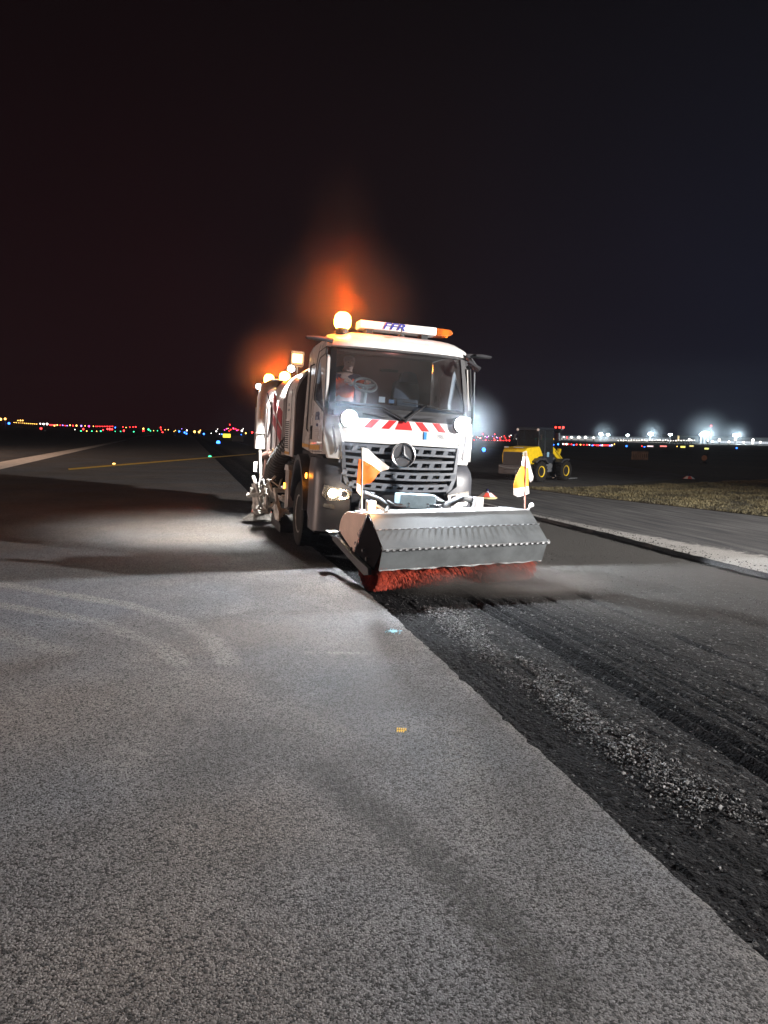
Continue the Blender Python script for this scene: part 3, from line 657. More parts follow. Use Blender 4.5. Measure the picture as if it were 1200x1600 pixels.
# bumper
mb = MB()
def bump(sg):
    def f(u, v):
        z = 1.49 - 1.02 * v; th = u * math.pi / 2
        xin, w = .72 if z < 1.1 else .86, 1.2
        bulge = .03 * math.sin(v * math.pi)
        # quarter wrap: from front inner edge to side
        if u < .45: x = xin + (1.10 - xin) * (u / .45); y = yf(x, 1.2) - .03 - bulge + (.10 * max(0, (z - 1.3) / .2) ** 2)
        else:
            t = (u - .45) / .55; x = 1.10 + .09 * math.sin(min(1, t * 2.6) * math.pi / 2); y = yf(1.10, 1.2) - .03 - bulge + (.10 * max(0, (z - 1.3) / .2) ** 2) + .60 * t ** 1.2
            if z < .62: y = min(y, .55)
        x -= .05 * max(0, (z - 1.35) / .15); return (XC + sg * x, y, z)
    return f
BUMPL = GREYP
for sg in (-1, 1):
    mb = MB(); mb.grid(bump(sg), 16, 10, back=(-sg * .03, .05, 0)); bo = mb.build('bumper_corner', mat('bumper_grey_paint', (.07, .073, .085), .42, 0, .15, 5) , truck, smooth=50)
    # headlamp housing
    def hp(a, b, s, d=.0, sg=sg): return (XC + sg * a, yf(a, 1.2) - .088 + .05 * s - d, b)
    pts = [(.70, 1.06), (1.08, 1.135), (1.10, .985), (1.04, .915), (.85, .925), (.73, .96)]
    mb = MB(); mb.plate(pts, [], hp); hl = mb.build('headlamp', mat('headlamp_reflector', (.55, .52, .48), .2, .8, .4, 25), bo, .006)
    mb = MB(); 
    for a, rr in ((.97, .062), (.82, .045)): mb.lathe([(rr, -.012), (rr * .92, -.02), (rr * .9, .0)], (XC + sg * a, hp(a, 1.0, 0)[1] + .006, 1.02), 'y', 18)
    mb.build('lamp_bezel', CHROME, hl)
    if sg < 0:
        mb = MB(); mb.lathe([(.0, -.03), (.06, -.02), (.062, .0)], (XC + sg * .97, hp(.97, 1, 0)[1], 1.02), 'y', 18); mb.build('lit_lens', emit('lamp_warm_white', (1, .80, .55), 28), hl)
    mb = MB(); mb.plate([(.93, .80), (1.08, .82), (1.07, .87), (.94, .86)], [], lambda a, b, s, sg=sg: (XC + sg * a, yf(a, 1.2) - .078 + .03 * s, b)); mb.build('fog_lamp', mat('headlamp_reflector', (.5, .5, .5)), bo)
mb = MB(); mb.grid(lambda u, v: (XC - .80 + 1.60 * u, .10 + .1 * v, 1.02 - .45 * v), 8, 4, back=(0, .04, 0)); mb.build('bumper_centre', BLACK, truck)
mb = MB(); mb.prism([(.3, 1.52), (2.1, 1.56), (2.1, 1.40), (.3, 1.40)], 'x', XC - 1.08, XC + 1.08); mb.build('cab_floor', BLACK, truck)
# wheel arch, side steps
for sg in (-1, 1):
    mb = MB(); cy, cz = 1.62, .58
    def arch(u, v, sg=sg):
        a = math.radians(-12 + 204 * u); rr = .74 if v < .5 else .62
        xx = (1.20, 1.235, 1.22, 1.12)[min(3, int(round(v * 3)))]; rr = (.70, .66, .62, .60)[min(3, int(round(v * 3)))]
        return (XC + sg * xx, cy + rr * math.cos(a) * .98, cz + rr * 1.28 * max(math.sin(a), -.2))
    mb = MB(); prof = [(1.00, .64), (1.19, .64), (1.23, .66), (1.23, .72), (1.0, .74)]
    N_ = 24; vs = []; 
    for i in range(N_ + 1):
        a = math.radians(-8 + 180 * i / N_)
        for x, rr in prof: vs.append((XC + sg * x, cy + rr * math.cos(a), cz + rr * (1.0 + .27 * max(0, math.sin(a))) * math.sin(a)))
    k = len(prof); fs = [(i * k + j, i * k + (j + 1) % k, (i + 1) * k + (j + 1) % k, (i + 1) * k + j) for i in range(N_) for j in range(k)] + [tuple(range(k)), tuple(reversed(range(N_ * k, N_ * k + k)))]
    mb.add(vs, fs); mb.build('wheel_arch', DGREY, truck, smooth=40)
    mb = MB(); mb.prism([(.28, 1.44), (.95, 1.50), (.90, 1.1), (.92, .7), (.90, .42), (.30, .42)], 'x', XC + sg * 1.06, XC + sg * 1.15); mb.build('entry_step_panel', BLACK, truck, .02)
    mb = MB(); 
    for z in (.62, .98): mb.box((XC + sg * 1.145, .36, z), (XC + sg * 1.165, .82, z + .17))
    mb.build('step_recess', BLACK, truck)
mb = MB(); mb.lathe([(0, -.02), (.035, -.018), (.045, 0)], (XC - 1.19, .92, 1.20), 'x', 14); mb.build('side_marker_lamp', emit('amber_lamp', (1, .30, .03), 12), truck)
# wheels
def wheel(name, x, y, sg, z=.51, r=.51, dual=False):
    w = MB(); pr = [(.30, -.13), (.34, -.15), (.46, -.155), (.495, -.14), (.51, -.11), (.513, 0), (.51, .11), (.495, .14), (.46, .155), (.34, .15), (.30, .13)]
    w.lathe([(q[0] * r / .51, q[1]) for q in pr], (x, y, z), 'x', 44)
    for k in range(44):
        a = 2 * math.pi * k / 44
        for s2 in (-1, 1):
            c = (x + s2 * .085, y + (r + .002) * math.cos(a), z + (r + .002) * math.sin(a)); t = Vector((0, -math.sin(a), math.cos(a))); nn = Vector((0, math.cos(a), math.sin(a)))
            q = [Vector(c) + Vector((dx, 0, 0)) + t * dt + nn * dn for dx in (-.05, .05) for dt in (-.018, .018) for dn in (-.01, .008)]
            w.add(q, [(0, 1, 3, 2), (4, 6, 7, 5), (0, 4, 5, 1), (2, 3, 7, 6), (1, 5, 7, 3), (0, 2, 6, 4)])
    o = w.build(name, RUBBER, truck, smooth=40)
    m = MB(); m.lathe([(.0, sg * .10), (.085, sg * .10), (.095, sg * .03), (.20, sg * .02), (.235, sg * .06), (.27, sg * .07), (.285, sg * .135), (.305, sg * .14), (.302, 0)], (x, y, z), 'x', 32)
    for k in range(10):
        a = 2 * math.pi * k / 10; m.lathe([(.017, sg * .02), (.017, sg * .06), (.0, sg * .065)], (x, y + .155 * math.cos(a), z + .155 * math.sin(a)), 'x', 8)
    for k in range(10):
        a = 2 * math.pi * (k + .5) / 10; m.lathe([(.0, sg * .063), (.022, sg * .063), (.022, sg * .05)], (x, y + .238 * math.cos(a), z + .238 * math.sin(a)), 'x', 10, 1)
    m.build('wheel_rim', [RIMM, BLACK], o); return o
wheel('front_wheel', XC - 1.04, 1.62, -1, .55); wheel('front_wheel', XC + 1.04, 1.62, 1, .52)
for sg in (-1, 1):
    for dx in (1.06, .74): wheel('rear_wheel', XC + sg * dx, 6.4, sg, .53)
mb = MB()
for sg in (-1, 1): mb.box((XC + sg * .42 - .04, .4, .72), (XC + sg * .42 + .04, 8.6, 1.0))
for y in (1.62, 6.4): mb.tube([(XC - 1.0, y, .52), (XC + 1.0, y, .52)], .09, 10)
mb.box((XC - .5, 1.0, .8), (XC + .5, 2.6, 1.45)); mb.box((XC - .9, 3.0, 1.0), (XC + .9, 8.3, 1.25)); mb.build('chassis', BLACK, truck)
# light bar and beacon on the roof
mb = MB(); mb.prism([(-.55, 3.385), (.62, 3.385), (.62, 3.50), (-.55, 3.50)], 'y', .58, .86); lb = mb.build('light_bar', WHITE, truck, .012)
text('bar_lettering', 'FFR', .135, BLUE, lb, T(XC - .08, .572, 3.442) @ FRONT, .3, .003, 1.65)
mb = MB(); mb.box((XC - .5, .568, 3.435), (XC + .4, .575, 3.4385)); 
mb = MB(); mb.prism([(.622, 3.385), (.80, 3.39), (.87, 3.42), (.89, 3.45), (.85, 3.49), (.622, 3.50)], 'y', .59, .85)
AMBG = bpy.data.materials.new('amber_plastic'); AMBG.use_nodes = True; ab = AMBG.node_tree.nodes['Principled BSDF']
ab.inputs['Base Color'].default_value = (.75, .22, .04, 1); ab.inputs['Roughness'].default_value = .15; ab.inputs['Transmission Weight'].default_value = .55
mb.build('amber_end_lens', AMBG, lb, .015); mb = MB(); mb.lathe([(0, -.05), (.05, -.045), (.05, .04), (0, .045)], (.80, .72, 3.44), 'x', 14); mb.build('flasher', emit('amber_dim', (1, .28, .02), 2.2), lb)
for x in (-.4, .45): mb = MB(); mb.box((x - .05, .62, 3.28), (x + .05, .82, 3.386)); mb.build('bar_foot', BLACK, lb)
AMB = emit('beacon_amber', (1.0, .42, .06), 70)
def beacon(x, y, z, r, m=AMB, name='beacon'):
    b = MB(); b.lathe([(r * .9, -.07), (r * .95, -.03), (r * .8, 0), (r * .8, .01), (0, .01)], (x, y, z), 'z', 20); o = b.build(name, BLACK, truck)
    d = MB(); r = r * 1.22; d.lathe([(r * .75, .012), (r * .98, .06), (r, r * 1.05), (r * .86, r * 1.55), (r * .5, r * 1.88), (0, r * 1.97)], (x, y, z), 'z', 20); d.build('beacon_dome', m, o); return o
bz = 3.345
beacon(-.80, .62, bz, .10)
# mirror camera arms, front mirror, wire
for sg, z, y in ((-1, 3.14, .42), (1, 3.10, .36)):
    mb = MB(); x0 = XC + sg * 1.0
    mb.tube([(x0, y, z), (x0 + sg * .10, y - .02, z + .01), (x0 + sg * .20, y, z + .01)], [.035, .03, .03], 8)
    mb.grid(lambda u, v: (x0 + sg * (.12 + .26 * u), y - .03 + .02 * u + .075 * math.cos(2 * math.pi * v) * (1 - .5 * abs(u - .4)), z + .012 + .034 * math.sin(2 * math.pi * v) * (1 - .6 * abs(u - .4))), 6, 12)
    mb.build('mirror_arm', DGREY, truck)
mb = MB(); x0 = XC + .98
mb.tube([(x0, .30, 3.06), (x0 + .03, .20, 3.0), (x0 + .05, .12, 2.93)], [.03, .028, .028], 8); mb.tube([(x0 - .04, .12, 2.99), (x0 + .12, .06, 2.88)], [.03, .045], 10); mb.tube([(x0 + .05, .24, 3.05), (x0 + .12, .22, 2.96)], [.02, .022], 8); mb.build('kerb_mirror', DGREY, truck)
mb = MB(); mb.tube([(x0 + .07, .14, 2.9), (x0 + .09, .13, 2.5), (x0 + .12, .15, 2.12)], [.014, .012, .010], 6); mb.build('mirror_stay', GREYP, truck)
# cab interior
mb = MB(); mb.box((-.96, 1.84, 1.6), (1.02, 1.89, 3.15)); mb.box((-.96, .5, 3.14), (1.02, 1.85, 3.17)); mb.box((.12, 1.80, 2.92), (.42, 1.842, 2.96), 1); mb.build('rear_wall_trim', [INTER, BLACK], truck)
mb = MB(); mb.prism([(.16, 2.18), (.34, 2.30), (.62, 2.31), (.70, 2.18), (.66, 1.75), (.2, 1.75)], 'x', -.95, 1.0); mb.prism([(.42, 2.30), (.62, 2.30), (.62, 2.42), (.46, 2.41)], 'x', .02, .36); mb.build('dashboard', DASHM, truck, .02)
mb = MB(); mb.box((-.27, .33, 2.33), (-.18, .345, 2.41)); mb.build('dash_paper', FILM, truck); mb = MB(); mb.box((-.12, .33, 2.33), (-.04, .345, 2.38)); mb.build('dash_screen', emit('dash_screen_blue', (.3, .5, .8), .25), truck)
for xs_, dx in ((.50, 0), (-.58, 0)):
    mb = MB(); mb.grid(lambda u, v: (xs_ + .25 * (2 * u - 1) * (1 - .22 * v ** 3), 1.42 + .14 * v - .05 * math.cos((2 * u - 1) * 1.4), 2.08 + .72 * v - .05 * (2 * u - 1) ** 2 * v), 10, 8, back=(0, .12, 0))
    mb.box((xs_ - .25, .95, 1.95), (xs_ + .25, 1.5, 2.08)); mb.build('seat', SEATM, truck, .02)
    mb = MB(); mb.grid(lambda u, v: (xs_ + .16 * (2 * u - 1) * (1 - .25 * v), 1.44 - .03 * math.cos((2 * u - 1) * 1.5), 2.74 + .17 * v - .03 * (2 * u - 1) ** 2 * v), 8, 4, back=(0, .09, 0)); mb.build('headrest', SEATM, truck)
# steering wheel
mb = MB(); n = 30; SC = Vector((-.41, .64, 2.58)); ax = Vector((.0, -.62, .78)).normalized(); u1 = Vector((1, 0, 0)); u2 = ax.cross(u1)
V = []
for i in range(n):
    a = 2 * math.pi * i / n; d = u1 * math.cos(a) + u2 * math.sin(a)
    for j in range(8): b = 2 * math.pi * j / 8; V.append(SC + d * (.165 + .02 * math.cos(b)) + ax * .02 * math.sin(b))
mb.add(V, [(i * 8 + j, i * 8 + (j + 1) % 8, ((i + 1) % n) * 8 + (j + 1) % 8, ((i + 1) % n) * 8 + j) for i in range(n) for j in range(8)])
for a in (.1, math.pi - .1, -math.pi / 2): d = u1 * math.cos(a) + u2 * math.sin(a); mb.tube([SC - ax * .03, SC + d * .155], [.04, .022], 6)
mb.tube([SC - ax * .0, SC - ax * .35 + Vector((0, -.12, -.1))], [.05, .04], 8); mb.build('steering_wheel', mat('pale_steering_plastic', (.24, .22, .20), .5), truck)
# sweeper body: container with rounded roof
def bodyprof(w=1.25, z0=1.43, zt=3.0):
    pts = [(-w, z0)]; pts += [(-w, z0 + .5), (-w, zt - .62)]
    for k in range(1, 9):
        a = k / 8 * math.pi / 2; pts.append((-w + .55 * (1 - math.cos(a)), zt - .62 + .60 * math.sin(a)))
    return pts + [(-x, z) for x, z in reversed(pts)]
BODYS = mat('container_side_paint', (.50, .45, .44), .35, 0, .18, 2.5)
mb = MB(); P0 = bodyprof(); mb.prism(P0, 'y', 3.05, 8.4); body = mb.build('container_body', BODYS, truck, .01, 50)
mb = MB(); mb.prism(bodyprof(1.22, 1.43, 3.03), 'y', 2.14, 3.04); eh = mb.build('engine_housing', WHITE, truck, .03, 50)
mb = MB(); mb.prism(bodyprof(1.19, 1.46, 2.99), 'y', 2.125, 2.138); mb.build('shade_sheet', mat('shade_brown_grey', (.10, .075, .07), .6), eh); mb = MB()  # dark sheet added, its colour gives the shade on the housing front
for y in (2.42, 3.02): mb = MB(); mb.box((-1.226, y - .004, 1.46), (-1.218, y + .004, 2.55)); mb.build('panel_joint', DGREY, eh)
mb = MB(); mb.box((-1.235, 2.50, 1.53), (-1.221, 2.98, 2.06)); vf = mb.build('louvre_frame', WHITE, eh, .004)
mb = MB()
for r3 in range(14):
    for c3 in range(2): z = 1.56 + r3 * .034; y = 2.545 + c3 * .21; mb.prism([(y, z), (y + .17, z), (y + .17, z + .02), (y, z + .02)], 'x', -1.241, -1.234)
mb.build('louvre_slots', BLACK, vf)
for s, z in (('sweep & suck', 2.42), ('FFR', 2.30), ('service', 2.22)): text('side_print', s, .07, mat('faint_blue_grey_print', (.30, .33, .37), .5, 0, 0), eh, T(-1.223, 2.72, z) @ LEFTF, 0, .003, .9) if z != 2.42 else None
mb = MB(); mb.prism([(2.45, 1.455), (3.02, 1.455), (3.02, 1.50), (2.45, 1.50)], 'x', -1.226, -1.22); mb.prism([(3.3, 1.45), (4.6, 1.45), (4.6, 1.50), (3.3, 1.50)], 'x', -1.26, -1.248); mb.build('side_tape', OCHRE, eh)
mb = MB(); ch = [(3.25, 1.60), (4.55, 2.25), (4.55, 2.55), (3.95, 2.30), (3.95, 2.46), (4.35, 2.66), (4.35, 2.36 + .52), (3.55, 2.50), (3.3, 2.2)]
mb.prism([(3.35, 1.62), (4.7, 1.98), (4.7, 2.18), (3.35, 1.86)], 'x', -1.262, -1.249); mb.prism([(3.35, 1.93), (4.4, 2.2), (4.4, 2.42), (3.35, 2.2)], 'x', -1.262, -1.249); mb.prism([(4.4, 2.2), (4.8, 2.3), (4.8, 2.62), (4.4, 2.5)], 'x', -1.262, -1.249)
mb.build('red_chevron', mat('dark_red_decal', (.33, .03, .04), .45, 0, .15, 6), body)
mb = MB(); mb.box((-1.262, 3.2, 1.445), (-1.249, 3.42, 1.80)); mb.build('hose_opening', BLACK, body)
for y in (3.1, 4.0, 4.9, 5.8, 6.7, 7.6, 8.35): mb = MB(); mb.box((-1.275, y - .03, 1.43), (-1.248, y + .03, 2.42)); mb.build('body_rib', BODYS, body)
# suction boom: vertical white pipe, thin stay, curved top
mb = MB(); mb.tube([(-.9, 5.9, 2.86), (-1.2, 5.5, 2.84), (-1.40, 5.2, 2.72), (-1.46, 5.05, 2.5), (-1.48, 4.9, 2.1), (-1.48, 4.8, 1.62)], [.09, .095, .095, .09, .09, .09], 14)
mb.tube([(-1.48, 4.8, 1.66), (-1.48, 4.8, 1.48)], .105, 14); mb.tube([(-1.48, 4.8, 1.78), (-1.48, 4.8, 1.80)], .108, 14); boom = mb.build('boom_pipe', WHITE, truck, smooth=60)
mb = MB(); mb.tube([(-1.36, 5.0, 2.6), (-1.3, 4.7, 2.3), (-1.33, 4.5, 1.8), (-1.36, 4.6, 1.72), (-1.31, 4.7, 2.0), (-1.3, 4.8, 2.5)], .012, 6); mb.build('cable_loop', BLACK, boom)
mb = MB(); mb.tube([(-1.48, 4.75, 1.5), (-1.47, 4.7, 1.2), (-1.45, 4.65, .9), (-1.50, 4.6, .7), (-1.34, 4.5, .45), (-1.25, 4.45, .3)], .028, 8); mb.box((-1.60, 4.7, 1.02), (-1.53, 4.76, 1.22)); mb.build('stay_tube', ALB, boom)
# corrugated suction hose
mb = MB(); pts = []; rs = []
for k in range(61):
    t = k / 60; y = 3.0 + .75 * t; x = -1.12 - .20 * math.sin(t * math.pi * .6); z = 1.72 - .82 * t; pts.append((x, y, z)); rs.append((.115 + .06 * min(1, t * 1.6)) + (.010 if k % 3 == 0 else -.006))
mb.tube(pts, rs, 18); mb.build('suction_hose', mat('corrugated_rubber', (.06, .06, .06), .45, 0, .3, 10), truck, smooth=20)
mb = MB(); pts = [(-.98, 3.1 + .35 * k / 40, 1.5 - .65 * k / 40) for k in range(41)]; mb.tube(pts, [.12 + (.01 if k % 3 == 0 else -.006) for k in range(41)], 16); mb.build('suction_hose', mat('corrugated_rubber', (.06, .06, .06)), truck, smooth=20)
mb = MB(); mb.tube([(-1.40, 4.1, 1.40), (-1.42, 4.15, .95), (-1.40, 4.2, .85)], .055, 10); mb.tube([(-1.36, 3.98, 1.42), (-1.46, 4.1, 1.36)], .075, 12); mb.build('hydraulic_cylinder', mat('brownish_metal', (.25, .16, .14), .4, .4), truck)
# tool box behind the front wheel
mb = MB(); mb.prism([(2.25, .58), (2.62, .52), (2.66, 1.18), (2.58, 1.26), (2.25, 1.26)], 'x', -1.24, -.80); tb = mb.build('tool_box', mat('brushed_aluminium', (.50, .47, .44), .38, .6, .2, 6), truck, .008)
mb = MB(); mb.prism([(2.21, 1.20), (2.68, 1.18), (2.60, 1.285), (2.23, 1.285)], 'x', -1.26, -.78); mb.build('box_lid', WHITE, tb, .006)
mb = MB(); mb.box((-1.26, 2.665, .86), (-1.21, 2.69, .96)); mb.build('glowing_reflector', emit('amber_lamp', (1, .3, .03), 12), tb)  # reflector's shine is put in as emission
# brush carrier frame, hoses
rnd = random.Random(5); mb = MB()
def bar(a, b, w, mi=0): mb.tube([a, b], w, 4, mi)
bar((-1.10, 3.0, .62), (-1.38, 4.5, .60), .05); bar((-1.12, 2.9, .42), (-1.40, 4.4, .40), .045); bar((-1.0, 3.2, .8), (-1.55, 3.5, .75), .045); bar((-1.05, 4.0, .78), (-1.70, 4.6, .55), .05)
bar((-1.2, 3.2, .3), (-1.35, 3.3, .82), .035); bar((-1.35, 3.9, .3), (-1.38, 3.9, .8), .035); bar((-1.45, 4.5, .25), (-1.6, 4.5, .8), .045); bar((-1.3, 2.9, .28), (-1.1, 3.2, .5), .03)
mb.tube([(-1.56, 4.6, .78), (-1.52, 4.6, .30)], .07, 12); mb.tube([(-1.62, 4.5, .95), (-1.5, 4.4, .60)], .035, 8); mb.tube([(-1.50, 4.6, .34), (-1.46, 4.72, .26)], .12, 14)
mb.prism([(2.8, .28), (3.3, .24), (3.6, .34), (3.55, .55), (3.1, .5), (2.85, .42)], 'x', -1.30, -1.27); mb.prism([(3.7, .3), (4.2, .26), (4.3, .5), (3.9, .64)], 'x', -1.42, -1.39)
mb.box((-1.5, 4.2, .48), (-1.2, 4.4, .58)); mb.box((-1.66, 4.45, .62), (-1.50, 4.6, .72))
for _ in range(22):
    a = Vector((rnd.uniform(-1.62, -1.1), rnd.uniform(2.9, 4.7), rnd.uniform(.28, .85))); b = a + Vector((rnd.uniform(-.22, .22), rnd.uniform(-.3, .3), rnd.uniform(-.22, .22))); b.z = max(.25, b.z); bar(a, b, rnd.uniform(.012, .03))
mb.build('brush_carrier', ALB, truck, smooth=30)
mb = MB()
for _ in range(9):
    a = Vector((rnd.uniform(-1.6, -1.2), rnd.uniform(3.2, 4.6), rnd.uniform(.75, 1.0))); b = Vector((rnd.uniform(-1.55, -1.2), rnd.uniform(3.2, 4.6), rnd.uniform(.4, .7))); m_ = (a + b) / 2 + Vector((rnd.uniform(-.12, .05), 0, rnd.uniform(.05, .22)))
    mb.tube([a, a * .6 + m_ * .4 + Vector((0, 0, .06)), m_, b * .6 + m_ * .4, b], .014, 6)
mb.tube([(-1.2, 3.7, .9), (-1.45, 3.75, .93), (-1.55, 3.9, .86), (-1.45, 4.1, .80), (-1.25, 4.0, .82), (-1.2, 3.8, .88)], .022, 8); mb.build('hydraulic_hoses', mat('pale_hose_rubber', (.33, .34, .35), .4, 0, .3, 12), truck)
# side brush
bw = tl(gnd(408, 816)); bx, by = bw.x, bw.y
mb = MB(); n = 64; prof = [(.17, .21), (.36, .015)]
pr = []
V = []; Fq = []
for k in range(n * 2):
    a = math.pi * k / n; j = rnd.uniform(-.015, .015); r0 = .17; r1 = .37 + rnd.uniform(-.02, .02)
    V += [(bx + r0 * math.cos(a), by + r0 * math.sin(a), .20), (bx + r1 * math.cos(a + j), by + r1 * math.sin(a + j), .045)]
m2_ = n * 2; Fq = [(2 * k, 2 * k + 1, 2 * ((k + 1) % m2_) + 1, 2 * ((k + 1) % m2_)) for k in range(m2_)] + [tuple(2 * k for k in range(m2_))]
mb.add(V, Fq)
for k in range(420):
    a = rnd.uniform(0, 2 * math.pi); r0 = rnd.uniform(.12, .19); r1 = r0 * 2.05 + rnd.uniform(-.03, .03); j = rnd.uniform(-.05, .05)
    p0 = Vector((bx + r0 * math.cos(a), by + r0 * math.sin(a), .20)); p1 = Vector((bx + r1 * math.cos(a + j), by + r1 * math.sin(a + j), .04)); t = Vector((-math.sin(a), math.cos(a), 0)) * .0045; mb.add([p0 - t, p0 + t, p1 + t, p1 - t], [(0, 1, 2, 3)])
sbr = mb.build('side_brush_bristles', mat('grey_bristles', (.30, .29, .27), .8, 0, .4, 30), truck, smooth=30)
mb = MB(); mb.lathe([(0, .27), (.10, .27), (.12, .25), (.20, .235), (.205, .20), (0, .198)], (bx, by, 0), 'z', 28); mb.build('brush_disc', mat('salmon_brush_disc', (.75, .30, .24), .6), sbr)
mb = MB(); mb.lathe([(.07, .27), (.07, .40), (.05, .42), (.05, .55), (0, .56)], (bx, by, 0), 'z', 14); mb.tube([(bx, by, .48), (-1.5, 4.5, .55), (-1.35, 4.3, .5)], [.035, .03, .03], 6); mb.build('brush_motor', ALB, sbr)
# suction nozzle
mb = MB(); mb.prism([(2.75, .08), (4.1, .08), (4.1, .26), (3.4, .34), (2.75, .22)], 'x', -1.28, -.3); mb.build('suction_nozzle', BLACK, truck, .01)
# lamps on the body
mb = MB(); mb.tube([(-.98, 3.7, 2.92), (-.98, 3.7, 3.05)], .018, 6); mb.box((-1.08, 3.68, 3.05), (-.88, 3.78, 3.075)); mb.plate([(-1.10, 3.08), (-.86, 3.08), (-.86, 3.33), (-1.10, 3.33)], [[(-1.07, 3.12), (-.89, 3.12), (-.89, 3.28), (-1.07, 3.28)]], lambda a, b, s: (a, 3.66 + .10 * s, b)); al = mb.build('amber_square_lamp', DGREY, truck)
mb = MB(); mb.box((-1.07, 3.70, 3.12), (-.89, 3.74, 3.28)); mb.build('lamp_face', emit('square_amber', (1, .52, .16), 14), al)
for nm, x, y, z, tx in (('body_work_lamp', -1.12, 3.45, 2.98, 0), ('boom_work_lamp', -1.42, 6.3, 2.80, 0)):
    mb = MB(); mb.box((x - .06, y - .03, z - .05), (x + .06, y + .05, z + .05)); wlp = mb.build(nm, DGREY, truck, .01); mb = MB(); mb.lathe([(0, -.04), (.05, -.036), (.058, -.02), (.058, 0)], (x, y - .03, z), 'y', 16); mb.build('lens', LAMPW, wlp)
beacon(-1.0, 8.15, 3.0, .10, name='rear_beacon'); beacon(-.78, 6.9, 2.98, .10, name='rear_beacon')
# hitch parts between bumper and broom
mb = MB(); mb.box((-.13, -.55, .90), (.38, -.28, 1.09)); hv = mb.build('valve_cover', mat('blue_grey_cover', (.13, .18, .21), .45, .1, .2, 8), truck, .012)
for x in (-.10, .34):
    for z in (.92, .955): mb = MB(); mb.tube([(x, -.57, z), (x - .12 if x < 0 else x + .12, -.57, z + .005)], .012, 8); mb.build('hose_fitting', CHROME, hv)
for x in (.0, .27):
    for z in (.93, .97): mb = MB(); mb.lathe([(0, -.012), (.010, -.01), (.010, 0)], (x, -.55, z), 'y', 8); mb.build('bolt', CHROME, hv)
mb = MB(); mb.box((-.6, -.25, .62), (.75, .05, .84)); mb.box((-.58, -.75, .55), (-.48, .1, .75)); mb.box((.60, -.75, .55), (.70, .1, .75)); mb.prism([(-.6, .84), (-.42, .84), (-.38, 1.06), (-.55, 1.10)], 'y', -.2, -.12); mb.prism([(.46, .84), (.66, .84), (.60, 1.02), (.5, 1.05)], 'y', -.2, -.12); mb.build('hitch_frame', DGREY, truck, .01)
for pts_, r0_ in (([(.38, -.45, .80), (.58, -.52, .98), (.78, -.48, 1.07), (.95, -.40, 1.04)], .05), ([(-.55, -.3, 1.06), (-.38, -.45, 1.0), (-.28, -.5, .92), (-.30, -.55, .86)], .028), ([(-.30, -.5, .99), (-.2, -.55, .93), (-.05, -.57, .93)], .02), ([(.4, -.5, 1.02), (.52, -.5, 1.0), (.56, -.5, .9)], .02)):
    mb = MB(); mb.tube(pts_, r0_, 10); mb.build('hitch_hose', mat('grey_hose_rubber', (.10, .105, .11), .5), truck)
for A_, B_ in (((.98, -.50, .72), (1.10, -.38, 1.08)), ((.55, -.42, .86), (.62, -.4, .93)), ((.66, -.45, .88), (.82, -.42, .97))): mb = MB(); mb.box(A_, B_); mb.build('white_bracket', WHITE, truck, .006)

# lamps of the truck, with a fill added in the cab
WARM = (1.0, .12, .004); COLD = (.86, .93, 1.0)
spot('beacon_light', (-.80, .62, bz + .36), (-.80, .62, 9), 200, WARM, 110, .6, .06, truck)
point('beacon_glow_light', (-.80, .46, bz + .30), 110, WARM, .05, truck)
for y_ in (8.15, 6.9):
    point('rear_beacon_light', (-.9, y_ - .1, 3.34), 90, WARM, .06, truck)
point('square_lamp_light', (-.98, 3.50, 3.2), 25, (1, .45, .12), .05, truck)
spot('work_lamp_light', (-1.16, 3.36, 3.0), (-1.75, 3.85, 0.3), 3800, (1, .97, .92), 92, .7, .05, truck)
spot('boom_lamp_light', (-1.62, 6.2, 2.85), (-1.55, 4.5, 1.0), 800, (1, .97, .92), 84, .8, .05, truck)
for x, z in ((-.80, 2.06), (.86, 2.08)):
    spot('front_lamp_light', (XC + x, yf(x, z) - .16, z), (XC + x, -6, z - .1), 1250, COLD, 177, .08, .05, truck)
spot('headlamp_light', (XC - .97, -.06, 1.02), (-1.2, -8, .2), 60, (1, .78, .5), 120, .8, .06, truck)
point('cab_fill_light', (XC + .1, 1.2, 3.08), 2.8, (1, .50, .42), .12, truck)  # added fill that brightens the cab interior
point('headlamp_glow', (XC - .93, -.22, 1.03), 5, (1, .75, .5), .03, truck)
point('marker_light', (XC - 1.27, .92, 1.20), 2.0, (1, .3, .03), .03, truck)

# ------------------------------------------------------------------ driver
def skinned(name, verts, edges, radii, m, parent, sub=2, root=0):
    me = bpy.data.meshes.new(name); me.from_pydata(verts, edges, []); me.update(); o = bpy.data.objects.new(name, me); C.objects.link(o); o.parent = parent
    md = o.modifiers.new('s', 'SKIN'); md.use_smooth_shade = True
    for i, v in enumerate(me.skin_vertices[0].data):
        rr = radii[i]; v.radius = (rr, rr) if not isinstance(rr, tuple) else rr
    me.skin_vertices[0].data[root].use_root = True
    s2 = o.modifiers.new('b', 'SUBSURF'); s2.levels = sub; s2.render_levels = sub
    bpy.context.view_layer.update(); ev = bpy.data.meshes.new_from_object(o.evaluated_get(bpy.context.evaluated_depsgraph_get()))
    o.modifiers.clear(); o.data = ev; ev.materials.clear(); ev.materials.append(m); return o
person = empty('person', TO + TM @ Vector((-.6, 1.2, 2.16)), TM)
tag(person, 'driver in an orange jacket with navy shoulders holding the steering wheel inside the cab', 'person')
def pl_(x, y, z): return (x + .6, y - 1.2, z - 2.08)
